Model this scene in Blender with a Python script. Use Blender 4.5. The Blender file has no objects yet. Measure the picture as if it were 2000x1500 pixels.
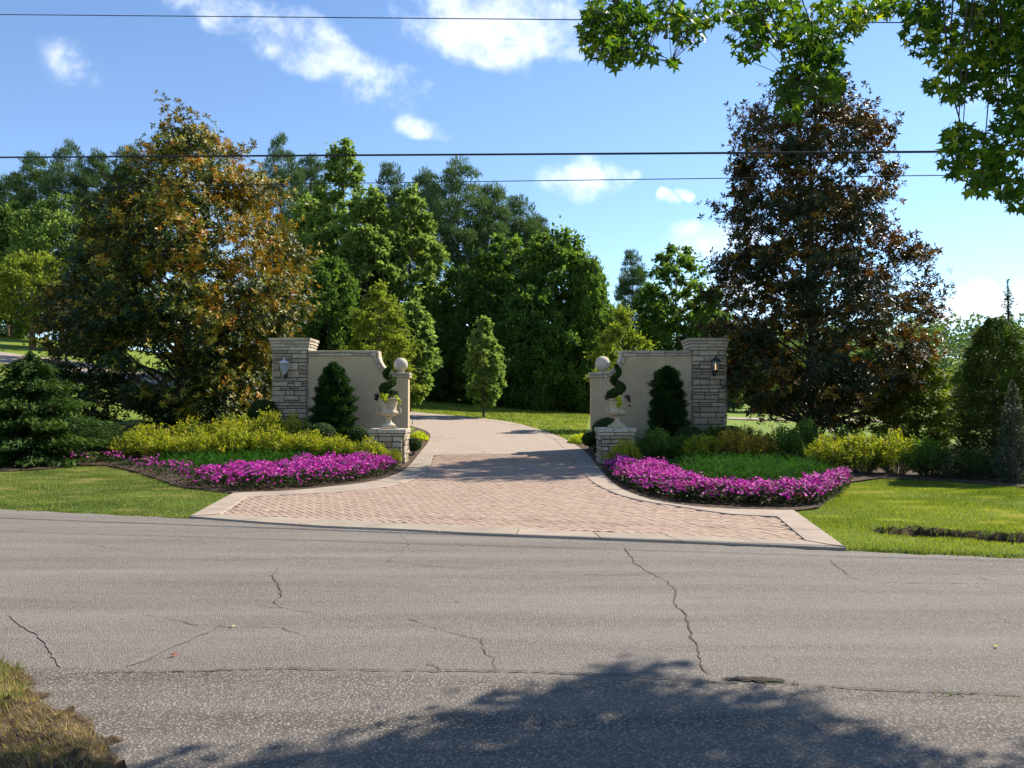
import bpy, bmesh, math, random
import numpy as np
from mathutils import Vector, Matrix, noise as mnoise

# ------------------------------------------------------------------ camera, sky, sun, exposure
scene = bpy.context.scene
COL = scene.collection
F = 1500.0; CX = 1000.0; CY = 750.0; HOR = 790.0; EYE = 1.6
PITCH = math.atan((HOR - CY) / F)
cam_d = bpy.data.cameras.new("camera"); cam = bpy.data.objects.new("camera", cam_d); COL.objects.link(cam)
cam_d.sensor_width = 36.0; cam_d.lens = 36.0 * F / 2000.0
cam_d.clip_start = 0.05; cam_d.clip_end = 4000
cam.location = (0, 0, EYE); cam.rotation_euler = (math.pi / 2 + PITCH, 0, 0)
scene.camera = cam
SUN_EL = math.radians(41); SUN_AZ = math.radians(55)       # azimuth: clockwise from +Y (view direction) towards +X
SUNV = Vector((math.sin(SUN_AZ) * math.cos(SUN_EL), math.cos(SUN_AZ) * math.cos(SUN_EL), math.sin(SUN_EL)))
sd = bpy.data.lights.new("sun", 'SUN'); sd.energy = 5.0; sd.angle = math.radians(0.45); sd.color = (1.0, 0.93, 0.82)
sun = bpy.data.objects.new("sun", sd); COL.objects.link(sun)
sun.rotation_euler = SUNV.to_track_quat('Z', 'Y').to_euler(); sun.location = (20, 20, 30)
scene.view_settings.view_transform = 'Standard'; scene.view_settings.look = 'None'
scene.view_settings.gamma = 1.0; scene.view_settings.exposure = 1.0
scene.view_settings.use_curve_mapping = False
scene.render.engine = 'CYCLES'
scene.render.resolution_x = 1024; scene.render.resolution_y = 768
try:
    scene.cycles.max_bounces = 7; scene.cycles.transparent_max_bounces = 6
except Exception: pass

world = bpy.data.worlds.new("World"); scene.world = world; world.use_nodes = True
wn = world.node_tree; wn.nodes.clear()
def WN(t, **k):
    n = wn.nodes.new(t)
    for a, b in k.items(): setattr(n, a, b)
    return n
def wmath(op, a, b=None, clamp=False):
    n = WN('ShaderNodeMath', operation=op); n.use_clamp = clamp
    for i, v in enumerate((a, b)):
        if v is None: continue
        if isinstance(v, (int, float)): n.inputs[i].default_value = v
        else: wn.links.new(v, n.inputs[i])
    return n.outputs[0]
sky = WN('ShaderNodeTexSky'); sky.sky_type = 'NISHITA'; sky.sun_disc = False
sky.sun_elevation = SUN_EL; sky.sun_rotation = SUN_AZ; sky.air_density = 0.9; sky.dust_density = 0.0; sky.ozone_density = 2.2
tc = WN('ShaderNodeTexCoord'); sep = WN('ShaderNodeSeparateXYZ'); wn.links.new(tc.outputs['Generated'], sep.inputs[0])
ysafe = wmath('MAXIMUM', wmath('ABSOLUTE', sep.outputs[1]), 0.05)
u_ = wmath('DIVIDE', sep.outputs[0], ysafe); v_ = wmath('DIVIDE', sep.outputs[2], ysafe)
comb = WN('ShaderNodeCombineXYZ'); wn.links.new(u_, comb.inputs[0]); wn.links.new(v_, comb.inputs[1]); wn.links.new(sep.outputs[1], comb.inputs[2])
def wnoise(scale, detail, rough, dist=0.0):
    n = WN('ShaderNodeTexNoise'); n.inputs['Scale'].default_value = scale; n.inputs['Detail'].default_value = detail
    n.inputs['Roughness'].default_value = rough; n.inputs['Distortion'].default_value = dist
    wn.links.new(comb.outputs[0], n.inputs['Vector']); return n.outputs[0]
nz1 = wnoise(7.0, 9, 0.62, 0.3); nz2 = wnoise(24.0, 6, 0.6)
nz = wmath('ADD', wmath('MULTIPLY', nz1, 0.7), wmath('MULTIPLY', nz2, 0.3))
wpn = WN('ShaderNodeTexNoise'); wpn.inputs['Scale'].default_value = 9.0; wpn.inputs['Detail'].default_value = 5; wn.links.new(comb.outputs[0], wpn.inputs['Vector'])
wps = WN('ShaderNodeSeparateColor'); wn.links.new(wpn.outputs['Color'], wps.inputs[0])
u_ = wmath('ADD', u_, wmath('MULTIPLY', wmath('SUBTRACT', wps.outputs[0], 0.5), 0.10)); v_ = wmath('ADD', v_, wmath('MULTIPLY', wmath('SUBTRACT', wps.outputs[1], 0.5), 0.07))
mask = None
# clouds: direction (as seen in tangent coordinates of the view direction), size, tilt, density
def cloud(px, py, rx, ry, ang, dens):
    global mask
    cu = (px - CX) / F; cv = (HOR - py) / F; rx /= F; ry /= F
    du = wmath('SUBTRACT', u_, cu); dv = wmath('SUBTRACT', v_, cv)
    c, s = math.cos(ang), math.sin(ang)
    a = wmath('DIVIDE', wmath('ADD', wmath('MULTIPLY', du, c), wmath('MULTIPLY', dv, s)), rx)
    b = wmath('DIVIDE', wmath('SUBTRACT', wmath('MULTIPLY', dv, c), wmath('MULTIPLY', du, s)), ry)
    r2 = wmath('ADD', wmath('MULTIPLY', a, a), wmath('MULTIPLY', b, b))
    e = wmath('MULTIPLY', wmath('SUBTRACT', 1.0, r2, True), dens)
    mask = e if mask is None else wmath('MAXIMUM', mask, e)
R_ = math.radians
cloud(560, 62, 350, 80, R_(-25), 1.15); cloud(690, 130, 190, 46, R_(-14), 1.0); cloud(430, 10, 170, 50, R_(-25), 0.8)
cloud(950, 40, 250, 95, R_(-12), 1.0); cloud(1060, 20, 160, 80, 0, 0.9); cloud(1110, 95, 75, 28, R_(12), 0.75)
cloud(840, 246, 66, 30, R_(-8), 0.5); cloud(120, 120, 85, 50, R_(-35), 0.30)
cloud(1125, 355, 95, 44, 0, 1.25); cloud(1190, 345, 50, 22, 0, 0.7); cloud(1302, 390, 26, 18, 0, 0.6); cloud(1330, 376, 18, 12, 0, 0.5)
cloud(1400, 470, 120, 50, 0, 0.6); cloud(1440, 600, 130, 90, 0, 0.7)
cloud(1880, 600, 62, 52, 0, 1.6); cloud(1925, 572, 60, 52, 0, 1.7); cloud(1975, 590, 70, 60, 0, 1.6); cloud(2010, 555, 60, 50, 0, 1.7); cloud(1845, 625, 60, 36, 0, 1.3); cloud(2120, 580, 110, 70, 0, 1.6)
cloud(1930, 150, 120, 70, 0, 0.6); cloud(-320, 200, 260, 70, R_(-20), 0.9); cloud(2500, 250, 300, 90, R_(15), 0.9)
cloud(700, -420, 420, 120, R_(-10), 0.9); cloud(1700, -700, 380, 140, R_(20), 0.9)
den = wmath('ADD', wmath('MULTIPLY', mask, 0.85), wmath('MULTIPLY', wmath('SUBTRACT', nz, 0.5), 4.8))
rmp = WN('ShaderNodeMapRange'); rmp.interpolation_type = 'SMOOTHSTEP'
wn.links.new(den, rmp.inputs[0]); rmp.inputs[1].default_value = 0.05; rmp.inputs[2].default_value = 1.5
gate_ = wmath('MULTIPLY', rmp.outputs[0], wmath('MULTIPLY', mask, 3.0, True))
up = wmath('MULTIPLY', wmath('ADD', sep.outputs[2], 0.01), 30.0, True)
cm = wmath('MULTIPLY', wmath('MULTIPLY', gate_, up), 0.84)
mixc = WN('ShaderNodeMixRGB'); wn.links.new(cm, mixc.inputs[0])
tint = WN('ShaderNodeMixRGB', blend_type='MULTIPLY'); tint.inputs[0].default_value = 1.0
tint.inputs[2].default_value = (0.90, 0.96, 1.02, 1)
wn.links.new(sky.outputs[0], tint.inputs[1]); wn.links.new(tint.outputs[0], mixc.inputs[1])
cr = WN('ShaderNodeMixRGB'); wn.links.new(nz2, cr.inputs[0]); cr.inputs[1].default_value = (5.0, 5.5, 6.3, 1); cr.inputs[2].default_value = (7.6, 7.7, 7.9, 1)
wn.links.new(cr.outputs[0], mixc.inputs[2])
bg = WN('ShaderNodeBackground'); bg.inputs[1].default_value = 0.110
wo = WN('ShaderNodeOutputWorld'); wn.links.new(mixc.outputs[0], bg.inputs[0]); wn.links.new(bg.outputs[0], wo.inputs[0])

# ------------------------------------------------------------------ projection helpers (to lay things out in metres)
def ray(px, py):
    cx, cy = (px - CX) / F, (CY - py) / F
    s, c = math.sin(PITCH), math.cos(PITCH)
    return Vector((cx, c - cy * s, s + cy * c))
def at(px, py, Y):
    d = ray(px, py); k = Y / d.y
    return Vector((d.x * k, Y, EYE + d.z * k))
KU = [(-0.9, .16), (-.667, .145), (-.33, .09), (-.133, .062), (0, .048), (.1, .036), (.3, .014), (.8, .008)]
KUx = np.array([a for a, b in KU]); KUy = np.array([b for a, b in KU])
def sstep(a, b, x):
    t = np.clip((x - a) / (b - a), 0, 1); return t * t * (3 - 2 * t)
def road_far(x): return 9.49 - 0.293 * x + 0.012 * np.maximum(x - 2.5, 0) ** 2 + 0 * x
def height(x, y):
    x = np.asarray(x, float); y = np.asarray(y, float)
    t = np.maximum(y - 20.0, 0); ramp = t * t / (t + 1.5)
    far = 70.0
    ramp = np.where(t > far, far + (t - far) * 0.25 - 1.4, ramp)
    k = np.interp(x / np.maximum(y, 1), KUx, KUy)
    h = k * ramp
    # gentle hill far to the right
    h = h + 12.0 * sstep(110, 190, y) * sstep(30, 90, x)
    # road zone lies a little lower
    e = y - road_far(x)
    h = h - 0.06 * (1 - sstep(0.0, 0.12, e))
    # undulation of the verge lawns
    und = 0.03 * np.sin(x * 1.3 + 0.5) * np.sin(y * 1.7) * sstep(0.5, 2, e) * (1 - sstep(14, 16, y)) * np.where((x > 4.5) | (x < -5), 1, 0)
    h = h + und
    # drainage dip with a bare bank, right verge
    yl = 10.0 - (x - 4.45) * 0.45 + 0.10 * np.sin(x * 4.0) + 0.05 * np.sin(x * 11.0) + .03 * np.sin(x * 27)
    yl = np.maximum(yl, road_far(x) + 0.75)
    d = y - yl
    prof = np.where(d > 0, 1 - sstep(0.0, 0.26, d), 1 - sstep(0.0, 0.6, -d))
    amp = 0.36 * sstep(4.4, 5.2, x) * (0.78 + 0.16 * np.sin(x * 4) + .10 * np.sin(x * 11 + 1))
    h = h - prof * amp + 0.05 * sstep(0, .1, d) * (1 - sstep(.3, 1.5, d)) * sstep(4.4, 5.4, x)
    return h
def H1(x, y): return float(height(x, y))
def ground(px, py, off=0.0):
    d = ray(px, py); lo = 1.0; t = 1.0; prev = 1.0
    while t < 400:
        p = Vector((0, 0, EYE)) + d * t
        if p.z - off < max(H1(p.x, p.y), 0 if p.y < 20 else -9): break
        prev = t; t *= 1.01
    for _ in range(30):
        m = (prev + t) / 2; p = Vector((0, 0, EYE)) + d * m
        if p.z - off < max(H1(p.x, p.y), 0 if p.y < 20 else -9): t = m
        else: prev = m
    return Vector((0, 0, EYE)) + d * t
def gp(pts): return [ground(*p).xy.to_tuple() for p in pts]

# ------------------------------------------------------------------ material helpers
def lin(c): return tuple(((v / 12.92) if v <= .04045 else ((v + .055) / 1.055) ** 2.4) for v in c)
class Mat:
    def __init__(s, name):
        s.m = bpy.data.materials.new(name); s.m.use_nodes = True; s.t = s.m.node_tree; s.t.nodes.clear()
        s.o = s.n('ShaderNodeOutputMaterial')
    def n(s, t, **k):
        n = s.t.nodes.new(t)
        for a, b in k.items(): setattr(n, a, b)
        return n
    def l(s, a, b): s.t.links.new(a, b)
    def noise(s, scale, detail=4, rough=.55, vec=None, dist=0):
        n = s.n('ShaderNodeTexNoise'); n.inputs['Scale'].default_value = scale; n.inputs['Detail'].default_value = detail
        n.inputs['Roughness'].default_value = rough; n.inputs['Distortion'].default_value = dist
        if vec is None: vec = s.pos()
        s.l(vec, n.inputs['Vector']); return n.outputs[0]
    def vor(s, scale, feat='F1', out='Distance', vec=None):
        n = s.n('ShaderNodeTexVoronoi'); n.feature = feat; n.inputs['Scale'].default_value = scale
        if vec is None: vec = s.pos()
        s.l(vec, n.inputs['Vector']); return n.outputs[out]
    def pos(s):
        if not hasattr(s, '_p'): s._p = s.n('ShaderNodeNewGeometry')
        return s._p.outputs['Position']
    def objc(s):
        return s.n('ShaderNodeTexCoord').outputs['Object']
    def ramp(s, fac, stops):
        r = s.n('ShaderNodeValToRGB'); e = r.color_ramp.elements
        while len(e) < len(stops): e.new(0.5)
        for i, (p, c) in enumerate(stops): e[i].position = p; e[i].color = (*c, 1)
        s.l(fac, r.inputs[0]); return r.outputs[0]
    def mr(s, fac, a, b, c=0., d=1.):
        r = s.n('ShaderNodeMapRange'); s.l(fac, r.inputs[0])
        for i, v in enumerate((a, b, c, d)): r.inputs[i + 1].default_value = v
        return r.outputs[0]
    def mix(s, fac, a, b, mode='MIX'):
        m = s.n('ShaderNodeMixRGB', blend_type=mode)
        for i, v in enumerate((fac, a, b)):
            if isinstance(v, (int, float)): m.inputs[i].default_value = v
            elif isinstance(v, tuple): m.inputs[i].default_value = (*v, 1)
            else: s.l(v, m.inputs[i])
        return m.outputs[0]
    def math(s, op, a, b=0.):
        m = s.n('ShaderNodeMath', operation=op)
        for i, v in enumerate((a, b)):
            if isinstance(v, (int, float)): m.inputs[i].default_value = v
            else: s.l(v, m.inputs[i])
        return m.outputs[0]
    def attr(s, name):
        a = s.n('ShaderNodeAttribute'); a.attribute_name = name; return a.outputs['Fac']
    def orand(s): return s.n('ShaderNodeObjectInfo').outputs['Random']
    def bump(s, h, strength=.5, dist=.01):
        b = s.n('ShaderNodeBump'); b.inputs['Strength'].default_value = strength; b.inputs['Distance'].default_value = dist
        s.l(h, b.inputs['Height']); return b.outputs[0]
    def pbr(s, col, rough=.8, normal=None, spec=.3, metal=0., emit=None, trans=None):
        p = s.n('ShaderNodeBsdfPrincipled')
        if isinstance(col, tuple): p.inputs['Base Color'].default_value = (*col, 1)
        else: s.l(col, p.inputs['Base Color'])
        if isinstance(rough, (int, float)): p.inputs['Roughness'].default_value = rough
        else: s.l(rough, p.inputs['Roughness'])
        p.inputs['Specular IOR Level'].default_value = spec; p.inputs['Metallic'].default_value = metal
        if normal is not None: s.l(normal, p.inputs['Normal'])
        if emit: p.inputs['Emission Color'].default_value = (*emit[0], 1); p.inputs['Emission Strength'].default_value = emit[1]
        s.l(p.outputs[0], s.o.inputs[0]); s.p = p; return s.m
def leaf_mat(name, stops, back=None, trans=.32, rough=.6, spec=.14, transcol=None):
    m = Mat(name); f = m.attr('tint')
    c = m.ramp(f, stops)
    if back:
        g = m.n('ShaderNodeNewGeometry'); b = m.ramp(f, back); c = m.mix(g.outputs['Backfacing'], c, b)
    p = m.n('ShaderNodeBsdfPrincipled'); m.l(c, p.inputs['Base Color']); p.inputs['Roughness'].default_value = rough; p.inputs['Specular IOR Level'].default_value = spec
    t = m.n('ShaderNodeBsdfTranslucent')
    tcx = m.mix(1.0, c, transcol or (1.5, 1.6, .55), 'MULTIPLY'); m.l(tcx, t.inputs[0])
    x = m.n('ShaderNodeMixShader'); x.inputs[0].default_value = trans
    m.l(p.outputs[0], x.inputs[1]); m.l(t.outputs[0], x.inputs[2]); m.l(x.outputs[0], m.o.inputs[0]); return m.m

# ------------------------------------------------------------------ object helpers
def link(name, me, parent=None, mat=None, loc=None):
    o = bpy.data.objects.new(name, me); COL.objects.link(o)
    if mat is not None and len(me.materials) == 0: me.materials.append(mat)
    if parent is not None: o.parent = parent
    if loc is not None: o.location = loc
    return o
def tag(o, label=None, cat=None, group=None, kind=None):
    if label: o['label'] = label
    if cat: o['category'] = cat
    if group: o['group'] = group
    if kind: o['kind'] = kind
    return o
def thing(name, loc, label, cat, group=None, rz=0.):
    o = bpy.data.objects.new(name, None); COL.objects.link(o); o.location = loc; o.rotation_euler = (0, 0, rz)
    o.empty_display_size = .3
    return tag(o, label, cat, group)
def np_mesh(name, V, faces, tint=None, smooth=False):
    """V (n,3); faces (m,k) all with k corners"""
    V = np.asarray(V, np.float32); faces = np.asarray(faces, np.int32); m, k = faces.shape
    me = bpy.data.meshes.new(name)
    me.vertices.add(len(V)); me.vertices.foreach_set('co', V.ravel())
    me.loops.add(m * k); me.loops.foreach_set('vertex_index', faces.ravel())
    me.polygons.add(m); me.polygons.foreach_set('loop_start', np.arange(0, m * k, k, dtype=np.int32))
    if tint is not None:
        a = me.attributes.new('tint', 'FLOAT', 'FACE'); a.data.foreach_set('value', np.asarray(tint, np.float32))
    me.polygons.foreach_set('use_smooth', np.full(m, smooth, bool))
    me.update(calc_edges=True); return me
def py_mesh(name, V, Fc, smooth=False):
    me = bpy.data.meshes.new(name); me.from_pydata(V, [], Fc); me.update()
    if smooth: me.polygons.foreach_set('use_smooth', np.full(len(me.polygons), True, bool))
    return me
def join_parts(parts):
    """list of (V, F(list of tuples)) -> one"""
    V = []; Fc = []
    for v, f in parts:
        o = len(V); V += [tuple(p) for p in v]; Fc += [tuple(i + o for i in q) for q in f]
    return V, Fc
def box(x0, x1, y0, y1, z0, z1):
    V = [(x, y, z) for z in (z0, z1) for y in (y0, y1) for x in (x0, x1)]
    return V, [(0, 2, 3, 1), (4, 5, 7, 6), (0, 1, 5, 4), (2, 6, 7, 3), (0, 4, 6, 2), (1, 3, 7, 5)]
def tube(pts, radii, n=8, cap=True):
    pts = [Vector(p) for p in pts]; V = []; Fc = []
    for i, p in enumerate(pts):
        d = (pts[min(i + 1, len(pts) - 1)] - pts[max(i - 1, 0)]).normalized()
        a = d.orthogonal().normalized() if i == 0 else (a - d * a.dot(d)).normalized()
        b = d.cross(a)
        for j in range(n):
            t = 2 * math.pi * j / n; V.append(tuple(p + (a * math.cos(t) + b * math.sin(t)) * radii[i]))
    for i in range(len(pts) - 1):
        for j in range(n):
            Fc.append((i * n + j, i * n + (j + 1) % n, (i + 1) * n + (j + 1) % n, (i + 1) * n + j))
    if cap: Fc.append(tuple(range(n))[::-1]); Fc.append(tuple((len(pts) - 1) * n + j for j in range(n)))
    return V, Fc
def lathe(prof, n=24, flute=None):
    V = []; Fc = []
    for i, (r, z) in enumerate(prof):
        for j in range(n):
            t = 2 * math.pi * j / n; rr = r
            if flute and flute[0] <= z <= flute[1]: rr = r * (1 + flute[3] * (abs(math.sin(t * flute[2] / 2)) - .5))
            V.append((rr * math.cos(t), rr * math.sin(t), z))
    for i in range(len(prof) - 1):
        for j in range(n): Fc.append((i * n + j, i * n + (j + 1) % n, (i + 1) * n + (j + 1) % n, (i + 1) * n + j))
    Fc.append(tuple(range(n))[::-1]); Fc.append(tuple((len(prof) - 1) * n + j for j in range(n)))
    return V, Fc
def inpoly(x, y, poly):
    x = np.asarray(x); y = np.asarray(y); r = np.zeros(x.shape, bool); n = len(poly)
    for i in range(n):
        x0, y0 = poly[i]; x1, y1 = poly[(i + 1) % n]
        if y0 == y1: continue
        c = ((y0 > y) != (y1 > y)) & (x < (x1 - x0) * (y - y0) / (y1 - y0) + x0); r ^= c
    return r
def drape(name, poly, off, step, mat, parent=None, bumpf=None):
    bm = bmesh.new(); vs = [bm.verts.new((x, y, 0)) for x, y in poly]; f = bm.faces.new(vs)
    if f.normal.z < 0 or f.calc_area() and (bm.normal_update() or f.normal.z < 0): f.normal_flip()
    bmesh.ops.triangulate(bm, faces=bm.faces[:])
    xs = [p[0] for p in poly]; ys = [p[1] for p in poly]
    def cuts(lo, hi): 
        out = []; c = math.floor(lo / step) * step
        while c < hi:
            c += step
            out.append(c)
        return out
    for c in cuts(min(xs), max(xs)):
        bmesh.ops.bisect_plane(bm, geom=bm.verts[:] + bm.edges[:] + bm.faces[:], plane_co=(c, 0, 0), plane_no=(1, 0, 0))
    for c in cuts(min(ys), max(ys)):
        bmesh.ops.bisect_plane(bm, geom=bm.verts[:] + bm.edges[:] + bm.faces[:], plane_co=(0, c, 0), plane_no=(0, 1, 0))
    co = np.array([v.co[:] for v in bm.verts]); z = height(co[:, 0], co[:, 1])
    z = np.where(co[:, 1] < 20, np.maximum(z, 0), z) + off
    if bumpf is not None: z = z + bumpf(co[:, 0], co[:, 1])
    for v, zz in zip(bm.verts, z): v.co.z = zz
    bm.normal_update()
    for fc in bm.faces:
        if fc.normal.z < 0: fc.normal_flip()
        fc.smooth = True
    me = bpy.data.meshes.new(name); bm.to_mesh(me); bm.free()
    return link(name, me, parent, mat)

# ------------------------------------------------------------------ materials
# lawn
m = Mat('lawn'); p1 = m.noise(.55, 5, .6); p2 = m.noise(6, 6, .7); p3 = m.noise(60, 4, .7)
sepx = m.n('ShaderNodeSeparateXYZ'); m.l(m.pos(), sepx.inputs[0])
g1 = m.ramp(p3, [(.25, (.06, .095, .012)), (.5, (.13, .19, .022)), (.8, (.22, .28, .045))])
g2 = m.ramp(p2, [(.3, (.11, .17, .02)), (.7, (.22, .27, .035))])
c = m.mix(.55, g1, g2)
dry = m.mr(p1, .56, .72); c = m.mix(m.math('MULTIPLY', dry, .35), c, (.22, .18, .07))
gN = m.n('ShaderNodeNewGeometry'); sN = m.n('ShaderNodeSeparateXYZ'); m.l(gN.outputs['True Normal'], sN.inputs[0])
bank = m.mr(sN.outputs[2], .80, .93, 1., 0.)
dirt = m.ramp(m.noise(30, 6, .7), [(.3, (.02, .012, .007)), (.7, (.10, .06, .03))])
c = m.mix(bank, c, dirt)
MAT_LAWN = m.pbr(c, .9, m.bump(m.noise(110, 4, .8), .8, .03), .15)
# asphalt
def asphalt(name, sc, base, contrast, seedoff):
    m = Mat(name); v = m.vor(sc, 'F1', 'Color'); bw = m.n('ShaderNodeRGBToBW'); m.l(v, bw.inputs[0])
    d = m.vor(sc, 'F1', 'Distance')
    big = m.noise(.8, 5, .6); mid = m.noise(7, 6, .65); fine = m.noise(220, 3, .7)
    a = m.ramp(bw.outputs[0], [(.15, tuple(q * (1 - contrast) for q in base)), (.5, base), (.85, tuple(min(.75, q * (1 + contrast * 1.2)) for q in base))])
    a = m.mix(m.mr(d, .25, .62), a, tuple(q * (1 - contrast * .85) for q in base))
    a = m.mix(m.mr(fine, .4, .62, 0, .5), a, tuple(q * .7 for q in base))
    a = m.mix(m.mr(big, .35, .7, 0, .28), a, (base[0] * .66, base[1] * .65, base[2] * .66))
    a = m.mix(m.mr(mid, .58, .75, 0, .3), a, (base[0] * 1.2, base[1] * 1.12, base[2] * .98))
    mp = m.n('ShaderNodeMapping'); mp.inputs['Rotation'].default_value = (0, 0, .28); mp.inputs['Scale'].default_value = (.22, 2.2, 1); m.l(m.pos(), mp.inputs[0])
    ln = m.noise(1.0, 6, .65, mp.outputs[0]); a = m.mix(m.mr(ln, .35, .7, 0, .45), a, (base[0] * 1.32, base[1] * 1.31, base[2] * 1.28))
    st = m.noise(1.7, 7, .7); a = m.mix(m.mr(st, .60, .72, 0, .4), a, (base[0] * .72, base[1] * .62, base[2] * .5))
    pd = m.noise(14, 6, .75); a = m.mix(m.mr(pd, .62, .70, 0, .5), a, (base[0] * .45, base[1] * .42, base[2] * .38))
    m.pbr(a, .9, m.bump(m.math('SUBTRACT', fine, d), .9, .010), .2); return m.m
MAT_ROAD = asphalt('weathered_asphalt', 95, (.265, .230, .196), .68, 0)
MAT_PAD = asphalt('coarse_asphalt', 62, (.245, .210, .175), .86, 1)
def simple(name, stops, scale=8, rough=.85, bstr=.4, bdist=.01, bscale=60, spec=.25, objr=0.):
    m = Mat(name); n1 = m.noise(scale, 6, .65); c = m.ramp(n1, stops)
    if objr: 
        r = m.orand(); c = m.mix(1.0, c, m.ramp(r, [(0, (1 - objr,) * 3), (1, (1 + objr,) * 3)]), 'MULTIPLY')
    return m.pbr(c, rough, m.bump(m.noise(bscale, 5, .7), bstr, bdist), spec)
MAT_CONC = simple('kerb_concrete', [(.3, (.26, .20, .155)), (.5, (.305, .24, .185)), (.7, (.35, .28, .215))], 1.8, .9, .3, .003, 90)
MAT_CONCG = simple('grey_concrete', [(.3, (.235, .19, .145)), (.5, (.275, .225, .172)), (.7, (.315, .26, .20))], 1.8, .9, .3, .003, 90)
MAT_SAND = simple('joint_sand', [(.3, (.10, .07, .05)), (.7, (.18, .13, .095))], 20)
m = Mat('clay_paver'); r = m.attr('tint')
c = m.ramp(r, [(0, (.27, .185, .135)), (.3, (.31, .22, .16)), (.6, (.335, .245, .18)), (.85, (.315, .22, .17)), (1, (.37, .28, .205))])
c = m.mix(m.mr(m.noise(1.1, 4, .6), .35, .7, 0, .35), c, (.34, .25, .18)); c = m.mix(m.mr(m.noise(45, 4, .7), .4, .7, 0, .4), c, (.30, .19, .14))
MAT_PAVER = m.pbr(c, .88, m.bump(m.noise(120, 3, .7), .4, .004), .2)
m = Mat('upper_paving'); b = m.n('ShaderNodeTexBrick'); mp = m.n('ShaderNodeMapping'); mp.inputs['Rotation'].default_value = (0, 0, .25); m.l(m.pos(), mp.inputs[0]); m.l(mp.outputs[0], b.inputs['Vector'])
b.inputs['Scale'].default_value = 1.0; b.inputs['Brick Width'].default_value = .42; b.inputs['Row Height'].default_value = .21; b.inputs['Mortar Size'].default_value = .012
b.inputs['Color1'].default_value = (.30, .235, .185, 1); b.inputs['Color2'].default_value = (.345, .275, .215, 1); b.inputs['Mortar'].default_value = (.22, .165, .125, 1)
c = m.mix(m.mr(m.noise(1.2, 5, .6), .3, .7, 0, .5), b.outputs[0], (.33, .265, .21))
MAT_UPPER = m.pbr(c, .9, m.bump(m.noise(80, 4, .7), .3, .004), .2)
MAT_MULCH = simple('brown_mulch', [(.3, (.018, .012, .008)), (.48, (.07, .044, .027)), (.68, (.22, .145, .09))], 34, .95, 1., .05, 40)
MAT_DIRT = simple('dark_soil', [(.3, (.03, .02, .012)), (.5, (.12, .08, .045)), (.75, (.28, .21, .13))], 22, .95, 1., .05, 50)
m = Mat('beige_stucco'); oc = m.objc(); mp = m.n('ShaderNodeMapping'); mp.inputs['Scale'].default_value = (7, 7, .5); m.l(oc, mp.inputs[0])
c = m.ramp(m.noise(1.3, 6, .65), [(.3, (.38, .285, .175)), (.5, (.43, .33, .205)), (.7, (.48, .375, .245))])
c = m.mix(m.mr(m.noise(2.2, 5, .65, mp.outputs[0]), .54, .75, 0, .35), c, (.27, .21, .14)); so = m.n('ShaderNodeSeparateXYZ'); m.l(oc, so.inputs[0])
c = m.mix(m.math('MULTIPLY', m.mr(so.outputs[2], .2, .75, 1, 0), m.mr(m.noise(4, 5, .7), .35, .6)), c, (.20, .145, .09)); MAT_STUCCO = m.pbr(c, .92, m.bump(m.noise(130, 5, .7), .4, .005), .15)
m = Mat('ledge_stone'); r = m.orand()
c = m.ramp(r, [(0, (.20, .14, .085)), (.2, (.33, .25, .16)), (.4, (.37, .30, .205)), (.55, (.44, .34, .22)), (.7, (.24, .195, .145)), (.85, (.48, .40, .285)), (1, (.34, .225, .12))])
st = m.noise(5, 6, .7); c = m.mix(m.mr(st, .48, .68, 0, .65), c, (.17, .145, .12)); c = m.mix(m.mr(m.noise(30, 5, .7), .5, .75, 0, .5), c, (.6, .56, .49))
MAT_STONE = m.pbr(c, .9, m.bump(m.noise(28, 7, .75), .9, .02), .2)
m = Mat('coping_stone'); r = m.orand()
c = m.ramp(r, [(0, (.33, .265, .19)), (.5, (.42, .345, .255)), (1, (.50, .43, .335))]); c = m.mix(m.mr(m.noise(7, 6, .7), .5, .7, 0, .6), c, (.22, .19, .15))
MAT_COPING = m.pbr(c, .9, m.bump(m.noise(28, 7, .75), .8, .015), .2)
MAT_MORTAR = simple('deep_mortar', [(.3, (.02, .017, .013)), (.7, (.05, .042, .033))], 20)
MAT_BALL = simple('cast_stone', [(.35, (.42, .36, .285)), (.6, (.51, .44, .355)), (.8, (.42, .35, .27))], 4, .85, .3, .004, 90)
m = Mat('urn_stone'); zz = m.noise(9, 6, .7); c = m.ramp(zz, [(.3, (.33, .235, .14)), (.5, (.50, .41, .29)), (.75, (.60, .53, .42))])
c = m.mix(m.mr(m.noise(3, 5, .7), .42, .62, 0, .6), c, (.33, .23, .13)); MAT_URN = m.pbr(c, .8, m.bump(m.noise(60, 5, .7), .4, .004), .3)
MAT_BLACK = simple('black_metal', [(.3, (.012, .012, .014)), (.7, (.03, .03, .033))], 20, .4, .1, .001, 90, .5)
MAT_SILVER = simple('pewter_metal', [(.3, (.45, .45, .45)), (.7, (.6, .6, .58))], 20, .35, .1, .001, 90, .6)
m = Mat('lantern_glass'); p = m.n('ShaderNodeBsdfPrincipled'); p.inputs['Base Color'].default_value = (.75, .8, .85, 1); p.inputs['Roughness'].default_value = .08
p.inputs['Transmission Weight'].default_value = .85; p.inputs['IOR'].default_value = 1.2; m.l(p.outputs[0], m.o.inputs[0]); MAT_GLASS = m.m
MAT_BULB = Mat('bulb').pbr((.8, .75, .65), .3); MAT_BULBON = Mat('lit_bulb').pbr((1, .7, .35), .3, emit=((1, .55, .2), .9))
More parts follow.
